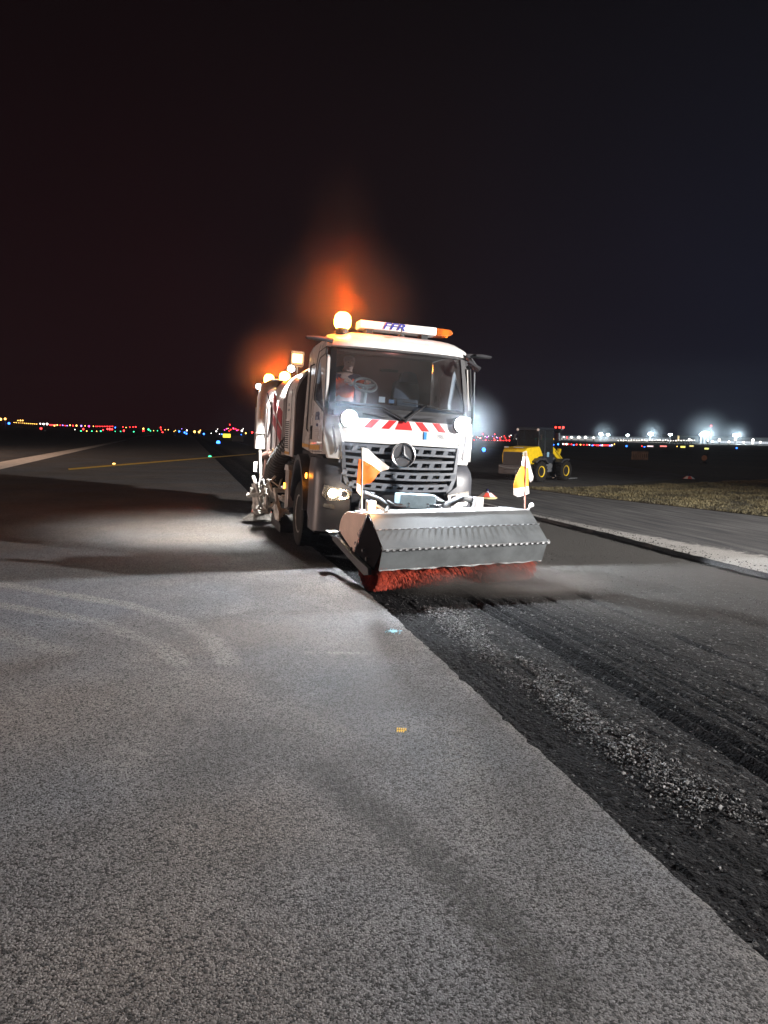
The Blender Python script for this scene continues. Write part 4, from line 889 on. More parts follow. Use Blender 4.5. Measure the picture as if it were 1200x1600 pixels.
bv = [pl_(-.6, 1.2, 2.16), pl_(-.6, 1.22, 2.32), pl_(-.6, 1.18, 2.50), pl_(-.6, 1.14, 2.64), pl_(-.59, 1.11, 2.69), pl_(-.585, 1.08, 2.74), pl_(-.58, 1.07, 2.82),
      pl_(-.42, 1.12, 2.62), pl_(-.34, .98, 2.48), pl_(-.36, .78, 2.56), pl_(-.79, 1.12, 2.62), pl_(-.84, .98, 2.46), pl_(-.68, .76, 2.55),
      pl_(-.5, .95, 2.12), pl_(-.5, .75, 2.08), pl_(-.5, .72, 1.75), pl_(-.72, .95, 2.12), pl_(-.72, .75, 2.08), pl_(-.72, .72, 1.75)]
br0 = 0
be = [(0, 1), (1, 2), (2, 3), (3, 4), (4, 5), (5, 6), (3, 7), (7, 8), (8, 9), (3, 10), (10, 11), (11, 12), (0, 13), (13, 14), (14, 15), (0, 16), (16, 17), (17, 18)]
br = [(.15, .11), (.14, .10), (.15, .11), (.11, .09), .058, .068, .075, .065, .05, .036, .065, .05, .036, .085, .065, .05, .085, .065, .05]
pb = skinned('body', bv, be, br, SKIN, person)
# jacket over torso and arms
jb = skinned('jacket', [bv[i] for i in (0, 1, 2, 3, 7, 8, 9, 10, 11, 12)], [(0, 1), (1, 2), (2, 3), (3, 4), (4, 5), (5, 6), (3, 7), (7, 8), (8, 9)], [(.17, .13), (.165, .125), (.17, .13), (.125, .105), .082, .066, .048, .082, .066, .048], JACKET, person)
jb.data.materials.append(NAVYC)
for p in jb.data.polygons:
    z = p.center.z + 2.08; p.material_index = 1 if z > 2.60 or z < 2.30 else 0
# trousers
skinned('trousers', [bv[i] for i in (0, 13, 14, 15, 16, 17, 18)], [(0, 1), (1, 2), (2, 3), (0, 4), (4, 5), (5, 6)], [(.17, .13), .10, .08, .065, .10, .08, .065], NAVYC, person)
# head with face, cap
mb = MB(); hc = pl_(-.575, 1.05, 2.83)
def head(u, v):
    th = math.pi * v; ph = 2 * math.pi * u; rx, ry, rz = .075, .095, .115; x = rx * math.sin(th) * math.cos(ph); y = ry * math.sin(th) * math.sin(ph); z = rz * math.cos(th)
    if y < 0 and z < 0: x *= 1 + z * 1.8; 
    if abs(x) < .018 and y < -.05 and -.035 < z < .02: y -= .018
    return (hc[0] + x, hc[1] + y, hc[2] + z)
mb.grid(head, 28, 20); hd = mb.build('head', SKIN, person, smooth=60)
mb = MB()
for s3 in (-1, 1): mb = MB(); mb.lathe([(0, -.006), (.009, 0), (0, .006)], (hc[0] + s3 * .03, hc[1] - .088, hc[2] + .01), 'y', 8); mb.build('eye', mat('dark_face_detail', (.08, .03, .03), .4), hd)
mb = MB(); mb.box((hc[0] - .02, hc[1] - .092, hc[2] - .052), (hc[0] + .02, hc[1] - .08, hc[2] - .046)); mb.build('mouth', mat('dark_face_detail', (.08, .03, .03), .4), hd)
mb = MB(); mb.lathe([(.083, .02), (.09, .05), (.08, .09), (.045, .118), (0, .125)], (hc[0], hc[1] + .005, hc[2]), 'z', 20); mb.prism([(hc[0] - .06, hc[1] - .07), (hc[0] + .06, hc[1] - .07), (hc[0] + .045, hc[1] - .15), (hc[0] - .045, hc[1] - .15)], 'z', hc[2] + .03, hc[2] + .04); mb.build('cap', mat('red_grey_cap', (.42, .26, .23), .7), person)
# hands with five fingers closed on the wheel
for hx, s3 in ((-.37, 1), (-.66, -1)):
    palm = Vector(pl_(hx, .70, 2.545 if s3 > 0 else 2.535)); wr = Vector(pl_(-.36 if s3 > 0 else -.68, .78, 2.56 if s3 > 0 else 2.55))
    hv_ = [wr, palm]; he = [(0, 1)]; hr = [.03, .038]
    for k in range(4):
        b = palm + Vector((s3 * (-.03 + .02 * k), -.03, .012)); t1 = b + Vector((0, -.035, .0)); t2 = t1 + Vector((0, -.012 - .003 * (k % 2), -.03)); i = len(hv_); hv_ += [b, t1, t2]; he += [(1, i), (i, i + 1), (i + 1, i + 2)]; hr += [.011, .010, .009]
    b = palm + Vector((-s3 * .04, -.01, -.01)); t1 = b + Vector((-s3 * .012, -.03, -.01)); i = len(hv_); hv_ += [b, t1]; he += [(1, i), (i, i + 1)]; hr += [.013, .010]
    skinned('hand', hv_, he, hr, SKIN, person)

# ------------------------------------------------------------------ front broom
BY = 8.0; ba = R(YAW + BY); BM = Matrix(((math.cos(ba), -math.sin(ba), 0), (math.sin(ba), math.cos(ba), 0), (0, 0, 1)))
bw_ = TO + TM @ Vector((.39, -1.36, 0)); bw_.z = MILLZ
broom = empty('roller_broom', bw_, BM)
tag(broom, 'wide red bristle roller broom under a dented grey hood ahead of the truck', 'broom')
HP = [(-.27, .33), (-.37, .59), (-.15, .785), (.05, .955)]
W2 = 1.14
mb = MB(); nn = 40
def hoodseg(p, q, th=.008, k=0):
    def f(u, v):
        x = -W2 + 2 * W2 * u; flare = (.03 * (v if k == 1 else 0)); d = .002 * math.sin(x * 5 + k)
        return (x, p[0] + (q[0] - p[0]) * v + d, p[1] + (q[1] - p[1]) * v)
    mb.grid(f, nn, 3, back=(0, .012, -.006))
hoodseg((-.27, .33), (-.36, .575), k=0); hoodseg((-.385, .60), (-.165, .785), k=1); hoodseg((-.16, .79), (.05, .955), k=2); mb.grid(lambda u, v: (-W2 + 2 * W2 * u, .05 + .55 * v, .955 - .02 * v), nn, 2, back=(0, 0, -.01))
hood = mb.build('hood', HOODM, broom, smooth=25)
mb = MB()   # bright bent flanges with hinge tabs
mb.grid(lambda u, v: (-W2 - .01 + (2 * W2 + .04) * u, -.395 + .035 * v, .588 + .028 * v), nn, 1, back=(0, .01, -.012)); mb.grid(lambda u, v: (-W2 + 2 * W2 * u, .04 + .03 * v, .957 + .006 * v), nn, 1, back=(0, 0, -.008))
for k in range(28):
    x = -W2 + .03 + k * (2 * W2 - .05) / 27; mb.box((x, -.402, .570), (x + .035, -.365, .592)); 
    if k < 34: mb.add([(x, -.175, .782), (x + .035, -.175, .790), (x + .045, -.16, .800), (x + .008, -.16, .796), (x, -.16, .775), (x + .035, -.16, .78)], [(0, 1, 2, 3), (0, 4, 5, 1)])
mb.build('hood_flange', mat('bare_bright_steel', (.36, .37, .38), .4, .5, .4, 14), hood)
mb = MB(); rr = random.Random(3)
def skirt(u, v):
    x = -W2 + .01 + 2 * (W2 - .01) * u; return (x, -.272 + .004 * math.sin(x * 31), .335 - v * (.014 + .012 * (math.sin(x * 17) * math.sin(x * 7.3 + 1))))
mb.grid(skirt, 60, 1, back=(0, .008, 0)); mb.build('rubber_skirt', mat('dusty_rubber', (.33, .33, .33), .8, 0, .4, 20), hood)
# brush roller with real bristle tufts
mb = MB(); bc = (.10, .385); mb.lathe([(.0, -W2 + .03), (.13, -W2 + .03), (.13, W2 - .03), (0, W2 - .03)], (0, bc[0], bc[1]), 'x', 24); core = mb.build('brush_core', BLACK, broom)
mb = MB(); V = []; Fq = []
for k in range(15000):
    x = rr.uniform(-W2 + .02, W2 - .02) if k > 4500 else -W2 + .02 + abs(rr.gauss(0, .07)); sp_ = (x * 3.0) % (2 * math.pi / 6); a = rr.uniform(0, 2 * math.pi); a2 = a + rr.uniform(-.06, .2)
    r0 = .12; r1 = .38 + rr.uniform(-.03, .008) - (.012 if math.sin(a2) < -.95 else 0); dx = rr.uniform(-.015, .015)
    p0 = Vector((x, bc[0] + r0 * math.cos(a), bc[1] + r0 * math.sin(a))); p1 = Vector((x + dx, bc[0] + r1 * math.cos(a2), max(.004, bc[1] + r1 * math.sin(a2)))); w = Vector((rr.uniform(.002, .005), 0, 0)); t = Vector((0, -math.sin(a), math.cos(a))) * .004
    V += [p0 - w, p0 + w, p1 + w + t, p1 - w + t]; i = 4 * k; Fq.append((i, i + 1, i + 2, i + 3))
mb.add(V, Fq); mb.build('brush_bristles', BRISTLE, broom, smooth=0)
# left end plate, inner disc, diagonal skid arm
mb = MB(); D = [(.09, .945)] + [(.60 + .44 * math.sin(a) , .62 + .30 * math.cos(a) ) for a in [k * math.pi / 2 / 8 for k in range(9)]] + [(.50, .42)]
mb.prism(D, 'x', -W2 - .020, -W2 - .006); ep = mb.build('end_plate', mat('cream_paint', (.85, .66, .56), .45, 0, .1, 5), broom, .003)
diag = math.degrees(math.atan2(.525, -.41))
text('maker_lettering', 'iLov', .085, NAVY, ep, T(-W2 - .0205, .315, .70) @ LEFTF @ Matrix.Rotation(R(52), 4, 'Z'), 0, .001, 1)
mb = MB(); mb.add([(-W2 - .0225, .44 + rr2 * math.cos(a) * 1.0, .52 + rr2 * math.sin(a) * 1.3) for a in [k * math.pi / 12 for k in range(24)] for rr2 in (.022, .036)], [(2 * k, 2 * k + 1, (2 * k + 3) % 48, (2 * k + 2) % 48) for k in range(20)]); mb.build('maker_ring', NAVY, ep, smooth=0)
mb = MB(); mb.prism([(.11, .93), (-.14, .77), (-.33, .58), (-.10, .30), (.30, .32), (.50, .42)], 'x', -W2 + .00, -W2 + .008); mb.build('inner_end_sheet', mat('black_oily_steel', (.006, .004, .005), .9, 0, .4, 8, spec=.08), broom)
mb = MB(); mb.prism([(1.20, .60), (1.16, .48), (.02, .22), (-.12, .25), (-.10, .33), (.50, .43)], 'x', -W2 - .07, -W2 - .022); mb.prism([(1.20, .605), (1.0, .555), (1.02, .54), (1.2, .59)], 'x', -W2 - .13, -W2 - .02); ar = mb.build('skid_arm', DGREY, broom, .006)
mb = MB(); mb.box((-W2 - .15, 1.02, .598), (-W2 - .02, 1.22, .606)); mb.build('arm_cap', WHITE, ar)
for y, z in ((1.0, .60), (.56, .455), (.14, .50), (.02, .42)): mb = MB(); mb.lathe([(0, -.035), (.022, -.03), (.022, 0)], (-W2 - .02, y, z), 'x', 10); mb.build('bolt', DGREY, ar)
mb = MB(); mb.prism([(.11, .93), (-.14, .77), (-.36, .58), (-.26, .34), (.30, .32), (.55, .42), (.9, .6), (.6, .9)], 'x', W2 - .008, W2); mb.build('far_end_sheet', HOODM, broom)
# push frame to the truck
mb = MB()
for x in (-.45, .45): mb.tube([(x, .4, .62), (x, 1.15, .66)], .05, 4)
mb.tube([(-1.0, .55, .68), (1.0, .55, .68)], .05, 4); mb.build('push_frame', DGREY, broom)
# marker lamp beside the left flag
mb = MB(); mb.box((-W2 + .02, .14, .965), (-W2 + .13, .24, 1.10)); mlh = mb.build('marker_lamp', WHITE, broom, .01); mb = MB(); mb.lathe([(0, -.03), (.035, -.025), (.042, 0)], (-W2 + .06, .14, 1.03), 'y', 14); mb.build('lens', emit('marker_warm', (1, .55, .25), 16), mlh)
point('broom_marker_light', (-W2 + .04, .06, 1.03), 9, (1, .45, .15), .03, broom)
mb = MB(); mb.tube([(-W2 + .13, .12, 1.05), (-W2 + .26, .08, .965)], .012, 6); mb.tube([(-W2 + .10, .12, 1.06), (-W2 + .22, .08, .965)], .010, 6); mb.build('lamp_bracket', STEEL, mlh)
def bl(u, v, yv):
    o = BM.transposed() @ (Vector((0, 0, H)) - bw_); d = BM.transposed() @ ray(u, v); t = (yv - o.y) / d.y; return o + d * t
def flag(yv, pole_px, polys, name='flag', pr=.009, polemat=None):
    a = bl(*pole_px[0], yv); b = bl(*pole_px[1], yv); a.z = .95
    m = MB(); m.tube([a, b], [pr, pr * .8], 8); po = m.build('flag_pole', polemat or CLOTHW, broom)
    m = MB(); mats = []
    for mt, pp in polys:
        P = [bl(u, v, yv) for u, v in pp]
        if mt not in mats: mats.append(mt)
        # dense cloth: subdivide in a fan of small cells, rippled in depth
        poly2 = [(p.x, p.z) for p in P]; x0, x1 = min(p[0] for p in poly2), max(p[0] for p in poly2); z0, z1 = min(p[1] for p in poly2), max(p[1] for p in poly2)
        bm = bmesh.new(); vv = [bm.verts.new((p[0], 0, p[1])) for p in poly2]
        for t in tessellate_polygon([[Vector((q[0], q[1], 0)) for q in poly2]]): bm.faces.new([vv[i] for i in t])
        bmesh.ops.subdivide_edges(bm, edges=bm.edges, cuts=5, use_grid_fill=True)
        f0 = lambda x, z: yv + .018 * math.sin((x - a.x) * 24 + z * 6) * min(1, abs(x - a.x) * 7) + .003 * math.sin(z * 30 + x * 16)
        bm.verts.ensure_lookup_table(); vs = [(v.co.x, f0(v.co.x, v.co.z), v.co.z) for v in bm.verts]; bm.verts.index_update(); fs = [tuple(v.index for v in f.verts) for f in bm.faces]; n0 = len(vs)
        ed = [e for e in bm.edges if len(e.link_faces) == 1]; es = [(e.verts[0].index, e.verts[1].index) for e in ed]; bm.free()
        m.add(vs + [(x, y + .003, z) for x, y, z in vs], fs + [tuple(i + n0 for i in reversed(f)) for f in fs] + [(i, j, j + n0, i + n0) for i, j in es], mats.index(mt))
    m.build(name, mats, po, smooth=60); return po
def z4(x, y): return (500 + x / 4.615, 680 + y / 4.615)
def z5(x, y): return (700 + x / 4.8, 640 + y / 4.8)
flag(.16, [(565, 806), (566.5, 699)], [
    (CLOTHW, [z4(298, 86), z4(345, 98), z4(415, 160), z4(495, 228), z4(490, 245), z4(440, 262), z4(370, 215), z4(302, 178)]),
    (ORANGE, [z4(302, 178), z4(370, 215), z4(440, 262), z4(400, 305), z4(362, 345), z4(330, 352), z4(298, 362), z4(266, 345), z4(282, 170)]),
    (CLOTHW, [z4(266, 345), z4(298, 362), z4(296, 440), z4(262, 400)])])
ORANGEL = mat('bright_orange_cloth', (1.0, .42, .02), .7, 0, .1, 14)
flag(.20, [(819.5, 803), (822, 708)], [
    (mat('pole_cap_grey', (.25, .22, .15), .6), [z5(563, 318), z5(592, 308), z5(596, 345), z5(580, 352), z5(566, 345)]),
    (CLOTHW, [z5(566, 348), z5(598, 352), z5(612, 400), z5(636, 500), z5(632, 530), z5(618, 545), z5(606, 500), z5(604, 440), z5(555, 420)]),
    (ORANGEL, [z5(555, 420), z5(604, 440), z5(606, 500), z5(606, 575), z5(560, 582), z5(494, 590), z5(492, 560), z5(505, 500), z5(530, 455)]),
    (CLOTHW, [z5(494, 590), z5(560, 582), z5(606, 575), z5(611, 630), z5(570, 645), z5(520, 655), z5(495, 640)])], polemat=mat('red_white_pole', (.8, .35, .28), .5))
mb = MB(); p0 = bl(819, 802, .2); p1 = bl(831, 789, .2); mb.tube([p0, p1], .012, 8); mb.tube([p1 + Vector((-.03, 0, -.01)), p1 + Vector((.015, 0, .005))], .028, 10); mb.build('end_marker', WHITE, broom)

# ------------------------------------------------------------------ wheel loader
la = R(-45); LM = Matrix(((math.cos(la), -math.sin(la), 0), (math.sin(la), math.cos(la), 0), (0, 0, 1)))
loader = empty('wheel_loader', (5.92, 29.85, .0), LM); tag(loader, 'small yellow wheel loader with black cab parked on the asphalt by the grass', 'loader')
mb = MB(); mb.prism([(-.95, .72), (-1.0, 1.05), (-.92, 1.30), (-.75, 1.40), (.10, 1.46), (.42, 1.05), (.05, 1.02), (-.10, .95), (-.25, .72)], 'x', -.56, .56); mb.build('engine_hood', YEL, loader, .05)
mb = MB(); mb.prism([(-.46, .70), (.46, .70), (.46, 1.22), (-.46, 1.22)], 'y', -1.03, -.94)
for k in range(9): mb.box((-.42, -1.045, .76 + k * .05), (.42, -1.03, .775 + k * .05))
mb.build('radiator_grille', BLACK, loader)
mb = MB(); mb.prism([(-.62, .30), (-.62, .70), (.62, .70), (.62, .30)], 'y', -1.15, -.45); mb.prism([(-.3, .35), (.3, .35), (.3, .5), (-.3, .5)], 'y', -1.2, -1.1); mb.build('counterweight', DGREY, loader, .06)
mb = MB(); mb.tube([(-.56, -1.14, .62), (-.2, -1.17, .56), (.3, -1.17, .56), (.56, -1.14, .62)], .03, 6); mb.build('tow_bar', STEEL, loader)
mb = MB(); mb.box((-.48, -.96, 1.38), (-.36, -.80, 1.43)); mb.box((.0, -.96, 1.39), (.4, -.8, 1.42)); mb.build('exhaust_grid', STEEL, loader)
# cab: posts, roof, glass
mb = MB(); 
for x, y in ((-.52, .05), (.52, .05), (-.52, .55), (.52, .55), (-.5, 1.18), (.5, 1.18)): mb.tube([(x, y, .95), (x * .96, y + (.03 if y < .3 else -.03), 2.16)], .03, 4)
mb.prism([(0, 2.15), (1.24, 2.15), (1.2, 2.24), (.04, 2.24)], 'x', -.56, .56); mb.prism([(.0, .75), (1.2, .75), (1.22, 1.15), (.0, 1.15)], 'x', -.53, .53); mb.build('cab_frame', mat('loader_cab_black', (.020, .024, .032), .4, 0, .2, 6), loader, .01)
mb = MB()
for x in (-.525, .525): mb.box((x - .004, .06, 1.16), (x + .004, 1.17, 2.13))
for y in (.045, 1.19): mb.box((-.5, y - .004, 1.16), (.5, y + .004, 2.13))
mb.build('cab_glass', DGLASS, loader)
mb = MB(); mb.box((-.22, .35, 1.1), (.22, .8, 1.25)); mb.box((-.2, .30, 1.25), (.2, .42, 1.75)); mb.build('operator_seat', BLACK, loader, .03)
mb = MB(); mb.box((.531, .70, 1.02), (.537, .86, 1.22)); mb.build('service_sticker', mat('pale_blue_sticker', (.25, .45, .6), .5), loader)
mb = MB()
for x in (-.5, .5): mb.lathe([(0, -.03), (.05, -.025), (.055, .0)], (x, .0, 2.14), 'y', 12)
mb.build('roof_lamp', mat('lamp_glass_pale', (.8, .7, .65), .2), loader)
for x in (-.62, .62):
    mb = MB(); mb.tube([(x * .85, .15, 1.9), (x * 1.05, .05, 1.95)], .012, 6); mb.box((x * 1.05 - .01, .0, 1.72), (x * 1.05 + .05, .03, 1.95)); mb.build('loader_mirror', BLACK, loader)
def lwheel(x, y, sg):
    r = .43; w = MB(); w.lathe([(.22, -.13), (.30, -.16), (.40, -.16), (.43, -.12), (.432, 0), (.43, .12), (.40, .16), (.30, .16), (.22, .13)], (x, y, r), 'x', 30)
    for k in range(20):
        a = 2 * math.pi * k / 20
        for s2 in (-1, 1):
            aa = a + (.08 if s2 > 0 else 0); t = Vector((0, -math.sin(aa), math.cos(aa))); nn = Vector((0, math.cos(aa), math.sin(aa))); c = Vector((x + s2 * .08, y, r)) + nn * .432
            q = [c + Vector((dx, 0, 0)) + t * (dt + s2 * dx * .5) + nn * dn for dx in (-.075, .075) for dt in (-.02, .02) for dn in (-.015, .02)]; w.add(q, [(0, 1, 3, 2), (4, 6, 7, 5), (0, 4, 5, 1), (2, 3, 7, 6), (1, 5, 7, 3), (0, 2, 6, 4)])
    o = w.build('wheel', RUBBER, loader, smooth=40); m = MB(); m.lathe([(.235, sg * .10), (.23, sg * .15), (.19, sg * .13), (.17, sg * .05), (.10, sg * .04), (0, sg * .04)], (x, y, r), 'x', 26); m.build('wheel_rim', YEL, o)
    m = MB(); m.lathe([(.10, sg * .04), (.10, sg * .11), (.07, sg * .12), (0, sg * .12)], (x, y, r), 'x', 14); m.build('hub', BLACK, o)
for x, sg in ((-.62, -1), (.62, 1)): lwheel(x, 0, sg); lwheel(x, 1.92, sg)
for x in (-.62, .62): 
    for P_ in ([(-.45, .85), (-.25, .98), (.25, .98), (.48, .80), (.48, .72), (.22, .90), (-.22, .90), (-.42, .78)], [(1.45, .80), (1.65, .94), (2.1, .94), (2.1, .88), (1.68, .87), (1.5, .74)]): mb = MB(); mb.prism(P_, 'x', x - .17, x + .17); mb.build('mudguard', DGREY, loader, .01)
mb = MB(); mb.prism([(.2, .35), (2.2, .35), (2.25, .85), (1.6, 1.0), (1.25, .75), (.2, .75)], 'x', -.26, .26); mb.build('front_frame', mat('loader_frame_grey', (.16, .17, .18), .5, .2, .2, 8), loader, .02)
mb = MB()
for x in (-.3, .3): mb.prism([(1.30, 1.40), (1.45, 1.46), (2.25, .95), (2.75, .55), (2.68, .42), (2.05, .78), (1.32, 1.26)], 'x', x - .05, x + .05)
mb.prism([(2.20, .85), (2.36, .82), (2.62, 1.32), (2.48, 1.36)], 'x', -.06, .06); arm = mb.build('lift_arm', YEL, loader, .01)
mb = MB(); 
for k in range(6): y = 1.62 + k * .10; z = 1.24 - k * .068; mb.prism([(y, z), (y + .06, z - .04), (y + .06, z + .03), (y, z + .07)], 'x', .351, .355)
mb.build('arm_lettering', BLACK, arm)
mb = MB(); mb.prism([(2.55, .1), (2.72, .1), (2.75, .7), (2.6, .7)], 'x', -.45, .45)
for x in (-.35, .35): mb.box((x - .05, 2.7, .02), (x + .05, 3.5, .07))
mb.build('fork_carriage', STEEL, loader)

# ------------------------------------------------------------------ pavement markers
def marker(u, v, label, s=1.0, yel=True):
    c = gnd(u, v); t = empty('warning_marker', (c.x, c.y, .008)); tag(t, label, 'marker')
    m = MB(); m.lathe([(0, .0), (.30, 0), (.31, .02), (.28, .045), (0, .05)], (0, 0, 0), 'z', 8); b = m.build('base', mat('pale_yellow_rim', (.72, .62, .32), .5) if yel else BLACK, t); b.scale = (s, s, s)
    m = MB()
    R1, R2, z1, z2 = .275, .12, .055, .17
    for k in range(8):
        a0, a1 = 2 * math.pi * k / 8 + .2, 2 * math.pi * (k + 1) / 8 + .2
        q = [(R1 * math.cos(a0), R1 * math.sin(a0), z1), (R1 * math.cos(a1), R1 * math.sin(a1), z1), (R2 * math.cos(a1), R2 * math.sin(a1), z2), (R2 * math.cos(a0), R2 * math.sin(a0), z2)]
        m.add([(0, 0, z1 - .01)] + q + [(0, 0, z2)], [(1, 2, 3, 4), (0, 2, 1), (5, 4, 3)], k % 2)
    b = m.build('cone_body', [FILM, mat('marker_red', (.75, .10, .07), .5)], t, smooth=0); b.scale = (s, s, s)
    m = MB(); m.lathe([(.055, .17), (.05, .20), (.045, .26), (.025, .285), (0, .29)], (0, 0, 0), 'z', 14); b = m.build('lamp', mat('dark_lamp_glass', (.02, .02, .05), .1, 0, 0), t); b.scale = (s, s, s)
marker(761, 779, 'low red and white warning marker with dark lamp beside the truck bumper')
marker(1076, 750, 'low red and white warning marker out on the dark grass at the right', 1.0, False)

# ------------------------------------------------------------------ airfield lights, signs, buildings
STEMM = mat('fixture_grey', (.10, .10, .11), .6)
COL = {'red': ((1, .03, .03), 9), 'blue': ((.03, .16, 1), 9), 'green': ((.05, .9, .35), 5), 'white': ((1, .92, .85), 7), 'amber': ((1, .50, .10), 7), 'magenta': ((1, .05, .40), 6), 'violet': ((.35, .2, 1), 5)}
PROTO = {}
def airlight(u, v, D, colr, px, label, group, elevated=None):
    """a light seen at pixel (u, v) at distance D; if above the horizon it stands on a pole"""
    p = aty(u, v, D); r = px * .86 * D / F / 2; key = colr
    if key not in PROTO:
        m = MB(); m.lathe([(.55, -1.0), (.7, -.75), (.95, -.3), (1, .1), (.8, .65), (.4, .95), (0, 1.05)], (0, 0, 0), 'z', 10, 0); m.lathe([(.75, -1.35), (.75, -1.0), (0, -1.0)], (0, 0, 0), 'z', 8, 1)
        o = m.build('airfield_light', [emit('light_' + key, *COL[key]), STEMM]); PROTO[key] = o
    else: o = PROTO[key].copy(); C.objects.link(o)
    o.location = p; o.scale = (r, r, r); 
    tag(o, label, 'light', group); return o, p, r
def pole_of(o, p, r, base=-.02):
    # its post, a child of the light
    m = MB(); h = max(.02, p.z - 1.3 * r - base); w = max(.02, .0006 * p.y); m.tube([(0, 0, -1.3 - h / r), (0, 0, -1.3)], w / r, 5); q = m.build('post', STEMM, o, smooth=0); return q
LG = 'far airfield lights left of the truck'; RG = 'far airfield lights right of the truck'
WHERE = {380: 'at the far left edge of the field', 600: 'in the amber chain on the horizon at the far left', 620: 'in the dense chain on the horizon beyond the white pavement stripe', 330: 'standing below the horizon chain beyond the white stripe', 300: 'in the low row beyond the white stripe', 200: 'in the cluster just before the yellow sign', 240: 'in the cluster behind and beside the yellow sign',
         301: 'in the red chain between truck and loader', 230: 'in the low dotted row between truck and loader', 500: 'scattered over the horizon between truck and loader', 520: 'seen through and behind the loader cab', 170: 'in the bright chain between loader and the lit signs', 430: 'as an obstruction lamp above the terminal roofs', 350: 'in the dotted line along the terminal forecourt'}
def row(items, D, side_, where='row'):
    for u, v, c, px in items:
        lab = f'small {c} airfield light {WHERE[D]}'; grp = f'{c} airfield lights {WHERE[D]}'
        o, p, r = airlight(u, v, D, c, px, lab, grp)
        if p.z > 1.5 * r + .1: pole_of(o, p, r)
rl = random.Random(11)
row([(1, 655, 'amber', 4), (8, 654.5, 'amber', 3.6), (14, 661.5, 'blue', 3.8)], 380, 'left')
row([(22 + k * 3.2, 660.2 + k * .22, 'amber', 1.3) for k in range(12)] + [(28, 657, 'amber', 1.6), (32, 657, 'amber', 2.2), (35.5, 657, 'amber', 2.0)], 600, 'left')
row([(63, 662, 'white', 2.2), (68, 662.5, 'white', 3), (73.5, 662.5, 'white', 3.4)] + [(78 + k * 2.3, 664, 'red', 2.1) for k in range(6)] + [(85, 665, 'amber', 2.6), (89.5, 664, 'amber', 2.2), (94, 664.5, 'red', 1.8), (98, 664.5, 'violet', 2), (102, 665, 'red', 1.5), (105, 665, 'violet', 1.8), (109.5, 664.5, 'amber', 2.2), (114, 665, 'red', 2.2), (119.5, 665, 'amber', 2.8), (127, 665.5, 'violet', 3), (133, 665.5, 'amber', 1.6), (139, 666, 'magenta', 3.2), (146, 666, 'amber', 1.5)]
    + [(150 + k * 2.6, 666.2, 'red', 1.4) for k in range(11)] + [(180, 668, 'blue', 2.2), (192, 667, 'red', 1.8), (197, 668, 'amber', 1.4), (203, 667.5, 'red', 1.5), (208, 667.2, 'red', 1.8), (212, 667, 'red', 2.2)], 620, 'left')
row([(64, 669.5, 'red', 3.6), (130, 670.5, 'red', 3.2), (168, 670.3, 'red', 3), (171.5, 670.3, 'red', 3.6), (175, 670.6, 'red', 3), (161, 671.8, 'red', 2.4), (193.5, 673, 'red', 3.2), (224, 673, 'red', 3.4), (254, 676, 'red', 3.4)], 330, 'left')
row([(126.5, 673.8, 'green', 2.8), (135.5, 673.6, 'amber', 1.9), (143.5, 673.8, 'green', 2.0), (151, 673.8, 'amber', 1.6), (157.5, 673.6, 'green', 2.4), (180, 674, 'green', 1.3), (188.5, 674, 'green', 1.6), (209, 674.5, 'green', 1.9), (224, 669.8, 'amber', 2.8), (232, 671, 'green', 3.0), (235, 673, 'green', 2.0), (240, 673, 'amber', 1.3), (246, 673, 'green', 1.5), (251, 668, 'red', 2.4), (252, 671.5, 'red', 1.8), (263, 671.5, 'amber', 1.5), (258, 671.5, 'amber', 1.2)], 300, 'left')
row([(8, 674, 'white', 1.0), (31, 673.5, 'white', 1.0), (52, 673.5, 'white', 1.0), (71, 673, 'white', .9), (117, 671.2, 'white', 1.2)], 300, 'left')
row([(280, 674, 'blue', 3.0), (288.5, 675.8, 'blue', 3.0), (291.5, 677.5, 'blue', 2.8), (292, 672.5, 'white', 2.2), (304, 674.5, 'amber', 3.8), (311, 675, 'amber', 3.4), (313, 672.5, 'amber', 1.8), (318.5, 678, 'blue', 3.0), (338, 673.8, 'white', 2.2), (340, 670.5, 'white', 1.1), (330, 677, 'white', 1.1), (343, 678.2, 'white', 1.3), (346.5, 678.5, 'blue', 2), (274, 672.5, 'amber', 1.3), (272, 674, 'amber', 1.2), (284, 670, 'violet', 1.2)], 200, 'left')
row([(351 + k * 2.4 + rl.uniform(-1, 1), 671 + rl.uniform(-2, 3), rl.choice(['red', 'red', 'amber', 'magenta']), rl.uniform(1.3, 2.2)) for k in range(10)] + [(359, 663.5, 'red', 2), (365, 670.5, 'red', 1.8), (378, 673, 'white', 3.0), (380, 670, 'white', 1.3), (384, 677, 'amber', 2.4), (394, 675.5, 'red', 3), (377, 679, 'blue', 1.6), (399, 674, 'red', 1.8)], 240, 'left')
